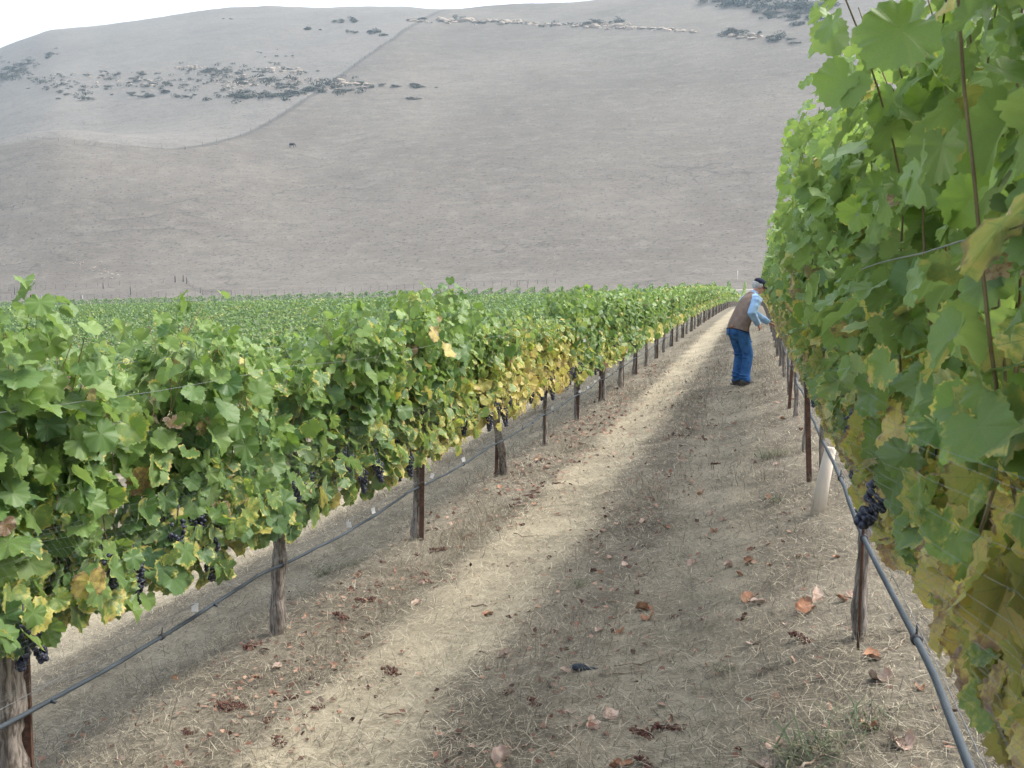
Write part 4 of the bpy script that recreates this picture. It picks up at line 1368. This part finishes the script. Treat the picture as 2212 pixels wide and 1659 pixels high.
    for q in np.linspace(-1.15, 1.15, n):
        for r0, dz in ((0.085, 0.045), (0.155, 0.022)):
            xx, yy = math.cos(q) * r0 * (1.0 if r0 < 0.1 else 1.08), math.sin(q) * 0.078 * (1.0 if r0 < 0.1 else 0.98)
            for th in (0.004, -0.004): V.append(H((xx, yy, dz - 0.020 * abs(math.sin(q)) + th)))
    V = np.array(V); F = []
    for q in range(n - 1):
        o = q * 4; F += [[o, o + 2, o + 6, o + 4], [o + 1, o + 5, o + 7, o + 3], [o + 2, o + 3, o + 7, o + 6], [o, o + 4, o + 5, o + 1]]
    br.add(V, [np.array(F)]); br.build('brim', M_CAP, cap)
    # ---- shirt: sleeves, yoke, collar
    sh = MB()
    loft(sh, [(-0.04, 0, 1.00, 0.165, 0.122), (0.0, 0, 1.10, 0.165, 0.118), (0.10, 0, 1.27, 0.182, 0.13), (0.175, 0, 1.395, 0.170, 0.105), (0.225, 0, 1.455, 0.085, 0.078)])
    loft(sh, [(0.205, 0, 1.44, 0.075, 0.074), (0.25, -0.004, 1.49, 0.067, 0.070)])

    def sleeve(S, E_, W, seed):
        r = np.random.default_rng(seed); n = 17
        P = [S * (1 - t) + E_ * t for t in np.linspace(-0.05, 1, 9)] + [E_ * (1 - t) + W * t for t in np.linspace(0.12, 1.0, 8)]
        rad = np.concatenate([np.linspace(0.082, 0.066, 9), np.linspace(0.066, 0.047, 8)]) * (1 + 0.12 * np.sin(np.arange(n) * 2.1 + seed) * (r.random(n)))
        sh.tube(P, rad, 16, True, wob=0.06, seed=seed)
    sleeve(RS, RE, RW, 3); sleeve(LS, LE, LW, 4)
    link('shirt', finish(solid(sh, 0.009, 3), 'shirt', M_SHIRT), root)
    # ---- vest
    v = MB()
    loft(v, [(-0.085, 0, 0.885, 0.205, 0.155), (-0.075, 0, 0.95, 0.20, 0.155), (-0.01, 0, 1.09, 0.193, 0.148), (0.075, 0, 1.24, 0.190, 0.145), (0.13, 0, 1.34, 0.168, 0.132), (0.185, 0, 1.425, 0.125, 0.096), (0.215, 0, 1.462, 0.080, 0.080)])
    vm = finish(solid(v, 0.010, 3), 'vest', M_VEST)
    ve = link('vest', vm, root)
    tr = MB(); q = np.linspace(0, 2 * math.pi, 28)
    tr.tube(np.stack([-0.088 + 0.150 * np.cos(q), 0.203 * np.sin(q), 0.872 - 0.055 * np.cos(q)], -1), 0.009, 8)
    tr.build('hem', M_VESTRIM, ve)
    # ---- jeans
    j = MB()
    loft(j, [(-0.085, 0, 0.985, 0.168, 0.128), (-0.09, 0, 0.92, 0.178, 0.142), (-0.08, 0, 0.83, 0.178, 0.138), (-0.05, 0, 0.77, 0.150, 0.10)])
    for s in (1, -1):
        w_ = np.random.default_rng(5 + s)
        st = [(-0.07, 0.088 * s, 0.86, 0.098, 0.120), (-0.03, 0.095 * s, 0.74, 0.094, 0.108), (0.01, 0.10 * s, 0.62, 0.086, 0.094), (0.048, 0.102 * s, 0.50, 0.079, 0.084), (0.035, 0.102 * s, 0.40, 0.077, 0.084),
              (0.018, 0.102 * s, 0.28, 0.073, 0.081), (0.006, 0.102 * s, 0.17, 0.073, 0.080), (0.012, 0.102 * s, 0.10, 0.078, 0.085), (0.004, 0.102 * s, 0.062, 0.074, 0.082)]
        loft(j, st)
        for zz in (0.54, 0.50, 0.455, 0.17, 0.13, 0.09, 0.72, 0.78):       # creases behind the knee and over the boots
            j.ball((0.03 - 0.05 * (zz < 0.2) + w_.normal(0, 0.01), 0.102 * s, zz), (0.092, 0.084, 0.010), 14, 8, rotm('Y', w_.normal(0, 0.35)))
    for s in (1, -1): j.ball((-0.135, 0.075 * s, 0.865), (0.085, 0.088, 0.095), 14, 10)
    je = link('jeans', finish(solid(j, 0.008, 2), 'jeans', M_JEANS), root)
    pt = MB(); pt.box((-0.232, -0.02, 0.955), (0.004, 0.032, 0.020), rotm('Y', R(18))); pt.build('leather_patch', M_LEATHER, je)
    for s in (1, -1):
        pk = MB(); pk.box((-0.222, 0.078 * s, 0.868), (0.004, 0.052, 0.058), rotm('Z', R(-16 * s))); pk.build('back_pocket', M_JEANS, je)
    # ---- boots
    for s in (1, -1):
        bo = MB(); ya = -R(8) * s
        bo.tube([[0.0, 0.102 * s, 0.22], [-0.005, 0.102 * s, 0.12], [-0.01, 0.102 * s, 0.05]], [0.056, 0.056, 0.060], 14)
        loft(bo, [(-0.075, 0.102 * s, 0.045, 0.036, 0.045), (-0.02, 0.104 * s, 0.055, 0.045, 0.055), (0.09, 0.108 * s, 0.048, 0.052, 0.046), (0.17, 0.114 * s, 0.036, 0.048, 0.034), (0.215, 0.117 * s, 0.03, 0.030, 0.026)])
        bt = link('boot', finish(solid(bo, 0.009, 3), 'boot', M_BOOT), root)
        so = MB(); so.box((0.06, 0.109 * s, 0.004), (0.145, 0.048, 0.012)); so.build('sole', M_BLACK, bt, None, False)
    return root


make_man()

# ------------------------------------------------------------------ what lies on the ground
def ribbons(P, D, L, Wd, lift, bend, rnd, mat, name):
    """thin blades of three cross lines: P foot, D direction, lift = rise"""
    n = len(P); D = unit(D); side = np.cross(D, [0, 0, 1.0]); side = unit(side + 1e-6)
    mid = P + D * (L * 0.5)[:, None] + bend * (L * 0.5)[:, None]
    tip = P + D * L[:, None] + bend * (L * 0.2)[:, None] + lift
    w1 = side * Wd[:, None] / 2
    V = np.stack([P - w1, P + w1, mid - w1 * 0.85, mid + w1 * 0.85, tip - w1 * 0.25, tip + w1 * 0.25], 1).reshape(-1, 3)
    o = np.arange(n)[:, None] * 6
    F = np.concatenate([o + [0, 1, 3, 2], o + [2, 3, 5, 4]], 0)
    return link(name, mesh(name, V, [F], mat, {'rnd': ('FLOAT', np.repeat(rnd, 6))}))


def scatter_xy(n, ymin, ymax, xlo, xhi, rr, power=1.0):
    """denser near the viewpoint, where single straws can be told apart"""
    u_ = rr.random(n)
    y = ymin * (ymax / ymin) ** (u_ ** power)
    x = xlo + (xhi - xlo) * rr.random(n)
    return x, y


rg = np.random.default_rng(5)
# a) cut straw lying about
x, y = scatter_xy(330000, 1.4, 26, -7.5, 1.3, rg)
keep = x > -(0.95 * y + 0.4)
x, y = x[keep], y[keep]
n = len(x)
uu = np.mod(x - ROW_L, PITCH_ROW)
a = rg.random(n) * 6.28
L = rg.uniform(0.02, 0.10, n) * (1 + 0.4 * (rg.random(n) < 0.1)); Wd = rg.uniform(0.0012, 0.0034, n) * np.clip(y / 5, 1, 3.5)
P = np.stack([x, y, T(x, y) + rg.uniform(0.001, 0.022, n)], -1)
D = np.stack([np.cos(a), np.sin(a), rg.normal(0, 0.16, n)], -1)
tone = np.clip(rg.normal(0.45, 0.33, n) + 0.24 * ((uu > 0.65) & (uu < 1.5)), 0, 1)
bend = np.stack([rg.normal(0, 0.15, n), rg.normal(0, 0.15, n), rg.uniform(0, 0.22, n)], -1)
tag(ribbons(P, D, L, Wd, np.zeros((n, 3)), bend, tone, M_STRAW, 'straw'), 'cut dry straw lying over the path and under the vines', 'straw', kind='stuff')
# b) dry grass standing in strips along the rows and the middle of the path
n = 240000
x, y = scatter_xy(n, 1.3, 40, -7.5, 1.4, rg, 0.95)
uu = np.mod(x - ROW_L, PITCH_ROW)
dens = np.exp(-((uu - 0.42) / 0.22) ** 2) * 0.9 + np.exp(-((uu - 1.72) / 0.26) ** 2) * 0.75 + 0.45 * np.exp(-((uu - 2.75) / 0.3) ** 2) + 0.12
dens = dens * np.clip(0.45 + 1.5 * fbm(x * 1.4, y * 1.1, 3), 0.02, 1.3)
keep = (rg.random(n) < dens) & (x > -(0.95 * y + 0.4))
x, y, uu = x[keep], y[keep], uu[keep]; n = len(x)
a = rg.random(n) * 6.28
L = rg.uniform(0.05, 0.19, n) * np.clip(0.8 + 1.2 * fbm(x * 2, y * 2, 2), 0.5, 1.5)
Wd = rg.uniform(0.0010, 0.0022, n) * np.clip(y / 5, 1, 4)
D = np.stack([np.cos(a) * 0.6, np.sin(a) * 0.6, rg.uniform(0.25, 1.0, n)], -1)
P = np.stack([x, y, T(x, y) - 0.004], -1)
bend = np.stack([rg.normal(0, 0.2, n), rg.normal(0, 0.2, n), -rg.uniform(0, 0.2, n)], -1)
tone = np.clip(rg.normal(0.42, 0.24, n), 0, 1)
tag(ribbons(P, D, L, Wd, np.zeros((n, 3)), bend, tone, M_STRAW, 'dry_grass'), 'short standing dry grass in strips along the vine rows', 'dry grass', kind='stuff')


# c) green grass tufts
def tuft_mesh(seed, n=46):
    rr = np.random.default_rng(seed); a = rr.random(n) * 6.28
    P = np.stack([rr.normal(0, 0.035, n), rr.normal(0, 0.035, n), np.full(n, -0.005)], -1)
    D = unit(np.stack([np.cos(a) * 0.8, np.sin(a) * 0.8, rr.uniform(0.5, 1.3, n)], -1)); L = rr.uniform(0.05, 0.15, n)
    side = unit(np.cross(D, [0, 0, 1.0]) + 1e-6); w1 = side * 0.0018
    mid = P + D * (L * 0.5)[:, None] + [0, 0, 0.008]; tip = P + D * L[:, None] - np.array([0, 0, 0.02])
    V = np.stack([P - w1, P + w1, mid - w1, mid + w1, tip - w1 * 0.2, tip + w1 * 0.2], 1).reshape(-1, 3)
    o = np.arange(n)[:, None] * 6
    return mesh('grass_tuft', V, [np.concatenate([o + [0, 1, 3, 2], o + [2, 3, 5, 4]], 0)], M_GRASS, {'rnd': ('FLOAT', np.repeat(rr.random(n), 6))})


TUFT = [tuft_mesh(s) for s in range(3)]
for px, py, s, lab in [(1870, 1560, 1.3, 'green grass tuft near the bottom right beside the hose'), (1730, 1640, 1.6, 'wide green grass patch at the bottom edge, right of the middle'), (1790, 1620, 1.3, 'green grass tuft between the bottom patch and the hose'),
                       (1660, 990, 1.6, 'flat green grass patch on the path beyond the trunk guard'), (1690, 985, 1.4, 'flat green grass patch on the path beyond the trunk guard'), (1680, 1085, 1.1, 'sparse green grass tuft on the path left of the trunk guard'),
                       (700, 1240, 1.3, 'green grass tuft under the hose between the shaggy trunk and the tall brown post'), (760, 1225, 1.0, 'small green grass tuft just left of the tall brown post'), (1255, 1265, 0.8, 'tiny green grass tuft beside bent twigs in the middle of the path'), (1570, 1450, 0.7, 'faint green tuft on the right of the path')]:
    p = at(px, py)
    o = link('grass_tuft', TUFT[int(rg.integers(0, 3))], None, p); o.scale = (s * 1.1, s * 1.1, s * 0.55); o.rotation_euler = (0, 0, rg.uniform(0, 6))
    tag(o, lab, 'grass tuft', 'green grass tufts')


# d) fallen leaves
def fallen_material(name, c1, c2):
    m = NT(name); o = m.objc()
    n = m.noise(o, 22, 4)
    c = m.mix(m.range(n, 0.3, 0.7), c1, c2)
    m.bump(n, 0.4, 0.006)
    return m.fin(c, 0.75, 0.25)


FM = {'pink': fallen_material('fallen_pale', (0.38, 0.26, 0.20), (0.54, 0.42, 0.34)), 'orange': fallen_material('fallen_orange', (0.27, 0.125, 0.07), (0.40, 0.22, 0.13)), 'red': fallen_material('fallen_dark', (0.07, 0.03, 0.024), (0.15, 0.065, 0.045))}


def fallen_mesh(seed, col):
    rr = np.random.default_rng(seed)
    P, F3, F4, E = leaf_template(1, 900 + seed)
    P = P.copy(); ax = rr.uniform(-1, 1)
    # curl: the sides roll up about the midrib
    th = P[:, 1] * rr.uniform(1.2, 2.6); rad = 1 / rr.uniform(1.2, 2.6)
    y = np.sin(th) * rad; z = (1 - np.cos(th)) * rad
    P = np.stack([P[:, 0], y + 0.08 * np.sin(P[:, 0] * 9), z + P[:, 2] * 0.7 + 0.30 * P[:, 0] ** 2 * abs(ax) + 0.06 * np.sin(P[:, 0] * 8 + P[:, 1] * 7)], -1) * 0.06
    mb = MB(); mb.add(P - [0, 0, P[:, 2].min()], [F3, F4]); mb.tube([P[0] - [0, 0, P[:, 2].min()], [-0.04, 0.004, 0.015], [-0.065, 0.01, 0.01]], 0.0013, 5)
    me = mb.mesh('fallen_leaf', FM[col])
    return me


FL = {c: [fallen_mesh(s + 20 * k, c) for s in range(5)] for k, c in enumerate(FM)}
LEAFTXT = {'pink': 'pale pinkish', 'orange': 'orange', 'red': 'dark reddish brown'}


def fallen(px, py, col, s=1.0, label=None, zone=None, pos=None):
    p = at(px, py) if pos is None else pos
    if p is None: return
    o = link('fallen_leaf', FL[col][int(rg.integers(0, 5))], None, p + Vector((0, 0, 0.004)))
    o.rotation_euler = (rg.normal(0, 0.35), rg.normal(0, 0.35), rg.uniform(0, 6.28)); s *= 0.72; o.scale = (s, s, s * 0.8)
    tag(o, label or LEAFTXT[col] + ' curled dry leaf ' + zone, 'fallen leaf', 'fallen vine leaves')


for px, py, col, s, lab in [
    (1092, 1418, 'pink', 1.25, 'pale pinkish curled dry leaf alone on the pale straw in the lower middle'),
    (1278, 1572, 'pink', 1.3, 'large tan curled dry leaf near the bottom, right of the middle'),
    (1322, 1552, 'pink', 0.9, 'small pale leaf just above the large tan leaf near the bottom'),
    (1878, 1580, 'orange', 1.1, 'orange folded dry leaf near the bottom right, left of the hose'),
    (1393, 1320, 'orange', 1.2, 'orange dry leaf in the middle of the path beside white twig'), (1402, 1340, 'orange', 0.9, 'small orange leaf just below the orange leaf in the middle of the path'),
    (1053, 1330, 'orange', 1.0, 'crumpled orange leaf on the pale straw strip'), (1340, 1370, 'orange', 1.0, 'orange brown leaf below the white twig'),
    (900, 1305, 'pink', 1.0, 'pale flat leaf at the edge of the grass right of the tall brown post'),
    (1537, 1112, 'pink', 1.25, 'pale bright leaf on the middle of the shaded path'), (1560, 1005 + 120, 'pink', 0.9, 'pale leaf right of the bright leaf on the shaded path'),
    (1390, 1128, 'pink', 1.2, 'pale pink crumpled leaf on the shaded path, left of the brightest leaf'), (1440, 1142, 'orange', 1.0, 'orange leaf right of the pale pink crumpled leaf on the shaded path'),
    (1640, 1305, 'pink', 1.3, 'pale leaf on top of an orange one, right of the path'), (1622, 1295, 'orange', 1.2, 'orange leaf beneath the pale leaf right of the path'),
    (1840, 1290, 'pink', 1.2, 'pale folded leaf close to the right hose'), (1820, 1300, 'orange', 0.9, 'yellow orange leaf next to the pale folded leaf by the right hose'),
    (1762, 1295, 'pink', 1.4, 'large whitish leaf leaning on an orange leaf left of the right hose'), (1738, 1322, 'orange', 1.1, 'bright orange leaf just below the large whitish leaf'),
    (1945, 1612, 'pink', 1.0, 'pale leaf at the bottom beside the right hose'), (1905, 1475, 'pink', 1.0, 'pink leaf in the dry grass left of the right hose'),
    (1885, 1425, 'orange', 0.9, 'orange leaf left of the right hose in the lower right'), (1985, 1490, 'orange', 0.8, 'orange leaf touching the right hose'),
    (1640, 1660, 'pink', 1.0, 'brownish leaf cut by the bottom edge of the photo'), (1095, 1645, 'pink', 1.2, 'reddish pale leaf at the bottom edge in the middle'),
    (350, 1065 + 40, 'pink', 1.0, None)]:
    if lab: fallen(px, py, col, s, lab)
Z1, Z2, Z3, Z4 = 'under the left vine row', 'on the straw at the left of the path', 'on the shaded right half of the path', 'below the hose of the right vine row'
for k in range(215):
    r_ = rg.random()
    if r_ < 0.42: z_, xr = Z1, (-2.95, -2.1)
    elif r_ < 0.60: z_, xr = Z2, (-2.1, -1.1)
    elif r_ < 0.80: z_, xr = Z3, (-1.1, -0.1)
    else: z_, xr = Z4, (-0.1, 0.45)
    yy = 1.9 * (24 / 1.9) ** (rg.random() ** 0.9); xx = rg.uniform(*xr)
    if xx < -0.85 * yy: xx = rg.uniform(-1.0, 0.2); z_ = Z3 if xx < -0.1 else Z4
    col = ('pink', 'orange', 'red')[int(rg.choice(3, p=(0.40, 0.34, 0.26)))]
    fallen(0, 0, col, rg.uniform(0.38, 0.85), None, z_, Vector((xx, yy, float(T(xx, yy)))))


# leaf crumbs: broken bits under the rows
n = 5200
x, y = scatter_xy(n, 1.6, 26, -3.1, 0.7, rg, 0.9)
x = np.where(rg.random(n) < 0.55, ROW_L + 0.30 + rg.normal(0, 0.30, n), np.where(rg.random(n) < 0.5, -0.85 + rg.normal(0, 0.25, n), x))
keep = (x > -(0.95 * y + 0.3)) & (fbm(x * 2.2 + 5, y * 1.6, 3) > -0.12); x, y = x[keep], y[keep]; n = len(x)
c0 = np.stack([x, y, T(x, y) + rg.uniform(0.003, 0.02, n)], -1); g = rg.uniform(0.006, 0.022, n)[:, None] * np.clip(y / 6, 1, 2)[:, None]
d1 = unit(rg.normal(0, 1, (n, 3)) * [1, 1, 0.35]); d2 = unit(np.cross(d1, rg.normal(0, 0.3, (n, 3)) + [0, 0, 1]))
V = np.stack([c0 - d1 * g, c0 + d2 * g * 0.7 + [0, 0, 0.004], c0 + d1 * g, c0 - d2 * g * 0.6], 1).reshape(-1, 3)
M_CRUMB = blade_material('leaf_crumbs', (0.05, 0.024, 0.02), (0.19, 0.09, 0.06), (0.42, 0.27, 0.19), 0.1)
tag(link('leaf_litter', mesh('leaf_litter', V, [np.arange(4 * n).reshape(-1, 4)], M_CRUMB, {'rnd': ('FLOAT', np.repeat(rg.random(n), 4))}, smooth=False)), 'broken reddish bits of dead leaves under the rows and along the path', kind='stuff')


# e) dried bunches dropped from the vines, twigs
def bunch_mesh(seed):
    rr = np.random.default_rng(seed); mb = MB()
    mb.tube([[-0.06, 0, 0.012], [0, 0.008, 0.016], [0.07, -0.004, 0.01]], 0.0022, 6)
    for k in range(34):
        p = np.array([rr.uniform(-0.055, 0.06), rr.normal(0, 0.014), abs(rr.normal(0.010, 0.007))])
        mb.ball(p, rr.uniform(0.005, 0.0085, 3), 8, 6)
    for k in range(5):
        a = rr.uniform(0, 6.28); p = np.array([rr.uniform(-0.04, 0.04), 0, 0.012])
        mb.tube([p, p + [0.02 * math.cos(a), 0.02 * math.sin(a), 0.012], p + [0.045 * math.cos(a), 0.045 * math.sin(a), 0.004]], 0.0014, 5)
    return mb.mesh('dried_grape_bunch', FM['red'])


BUN = [bunch_mesh(s) for s in range(4)]
for px, py, lab in [(790, 1300, 'string of dried dark bunches in the grass below the tall brown post'), (735, 1335, 'dried dark bunch in the grass below the string of bunches'), (945, 1190, 'dried red brown bunch right of the foot of the tall brown post'),
                    (845, 1455 + 0, 'dried dark bunch at the lower left of the pale straw strip'), (545, 1400, 'dried bunch at the foot of the shaggy grey trunk'), (1730, 1385, 'black shrivelled bunch right of the path in the lower right'),
                    (1440, 1640 - 60, 'dark bunch near the bottom right of the middle'), (490, 1535, 'dried red brown bunch in the grass at the lower left'), (650, 1340, None)]:
    if lab is None: continue
    o = link('dried_grape_bunch', BUN[int(rg.integers(0, 4))], None, at(px, py) + Vector((0, 0, 0.003))); o.rotation_euler = (0, 0, rg.uniform(0, 6)); tag(o, lab, 'dried bunch', 'dried grape bunches on the ground')
for k in range(40):
    yy = 2.2 * (15 / 2.2) ** rg.random(); xx = rg.choice([rg.uniform(-2.6, -1.8), rg.uniform(-1.1, -0.3)], p=(0.65, 0.35))
    if xx < -0.85 * yy: continue
    o = link('dried_grape_bunch', BUN[int(rg.integers(0, 4))], None, (xx, yy, float(T(xx, yy)) + 0.003)); o.rotation_euler = (0, 0, rg.uniform(0, 6)); s = rg.uniform(0.45, 0.85); o.scale = (s, s, s)
    tag(o, 'dried dark bunch dropped in the grass beside the left row' if xx < -1.5 else 'dried dark bunch lying in the middle strip of the path', 'dried bunch', 'dried grape bunches on the ground')


def twig(px, py, a, L, r, label, seed, curve=0.1):
    p = at(px, py); rr = np.random.default_rng(seed); t = np.linspace(-0.5, 0.5, 9)
    pts = np.stack([t * L, curve * L * (t * t * 4 - 0.5) + rr.normal(0, 0.004, 9), np.abs(rr.normal(0.008, 0.006, 9))], -1)
    mb = MB(); mb.tube(pts, np.linspace(r, r * 0.5, 9), 6, wob=0.3, seed=seed)
    k = pts[5]; mb.tube([k, k + [L * 0.1, L * 0.12, 0.01]], [r * 0.6, r * 0.3], 5)
    o = mb.build('twig', M_TWIG, None, p); o.rotation_euler = (0, 0, a)
    tag(o, label, 'twig', 'dry twigs on the path')


for q in [(1305, 1300, 0.1, 0.34, 0.004, 'long pale bent twig across the shaded middle of the path'), (1340, 1330, 1.1, 0.16, 0.005, 'short whitish forked twig upright beside the orange leaves'),
          (1230, 1275, 0.2, 0.40, 0.0025, 'thin reddish cane arching over the path'), (1395, 1430, 0.7, 0.30, 0.004, 'brown cane lying slanted right of the blue scrap'), (1350, 1455, 0.5, 0.22, 0.004, 'brown cane crossing behind the blue scrap'),
          (1050, 1310, 0.4, 0.16, 0.006, 'short dark stick on the pale straw'), (1060, 1415, -0.05, 0.12, 0.004, 'short reddish stick on the pale straw left of the pale pinkish leaf'), (870, 1330 - 15, 0.3, 0.2, 0.004, None),
          (1210, 1600, 1.5, 0.25, 0.004, 'dry cane lying towards the viewer near the bottom middle'), (870, 1545, 0.5, 0.2, 0.004, 'crossed dark twigs at the lower left of the path'), (1760, 1640, 1.2, 0.22, 0.004, 'whitish twig at the bottom edge near green grass'),
          (1930, 1400, 1.0, 0.25, 0.004, 'grey stick pointing at the right hose'), (1145, 1160, 0.2, 0.25, 0.005, 'dark stick on the sunlit straw in the distance'), (1110, 1095, 0.1, 0.3, 0.005, 'dark stick at the far edge of the sunlit straw')]:
    if q[5]: twig(*q[:6], seed=int(q[0]))

# blue black scrap of hose cloth on the path
sb = MB(); sb.ball((0, 0, 0.02), (0.05, 0.032, 0.024), 14, 10); sb.tube([[0.03, 0, 0.012], [0.09, -0.02, 0.012], [0.14, -0.03, 0.008]], [0.018, 0.012, 0.007], 8)
so = link('cloth_scrap', finish(solid(sb, 0.007, 2), 'cloth_scrap', noisy('blue_cloth', (0.014, 0.022, 0.032), (0.04, 0.055, 0.07), 40, 0.8, 0.2, 0.6, 0.01)), None, at(1250, 1447))
so.scale = (0.75, 0.75, 0.6); so.rotation_euler = (0, 0, 0.3); tag(so, 'crumpled dark blue scrap lying on the shaded path', 'scrap')

# ------------------------------------------------------------------ the air between here and the hill
HZ = NT('haze'); HZ.n.remove(HZ.bsdf)
pv = HZ.n.new('ShaderNodeVolumePrincipled')
pv.inputs['Color'].default_value = (0.68, 0.87, 1.0, 1); pv.inputs['Density'].default_value = 0.00028
pv.inputs['Anisotropy'].default_value = 0.2
HZ.t.links.new(pv.outputs[0], HZ.out.inputs['Volume'])
hb = MB(); hb.box((0, 560, 150), (1100, 700, 170))
tag(hb.build('haze', HZ.m, smooth=False), 'thin pale haze in front of the hill', 'haze', kind='stuff')
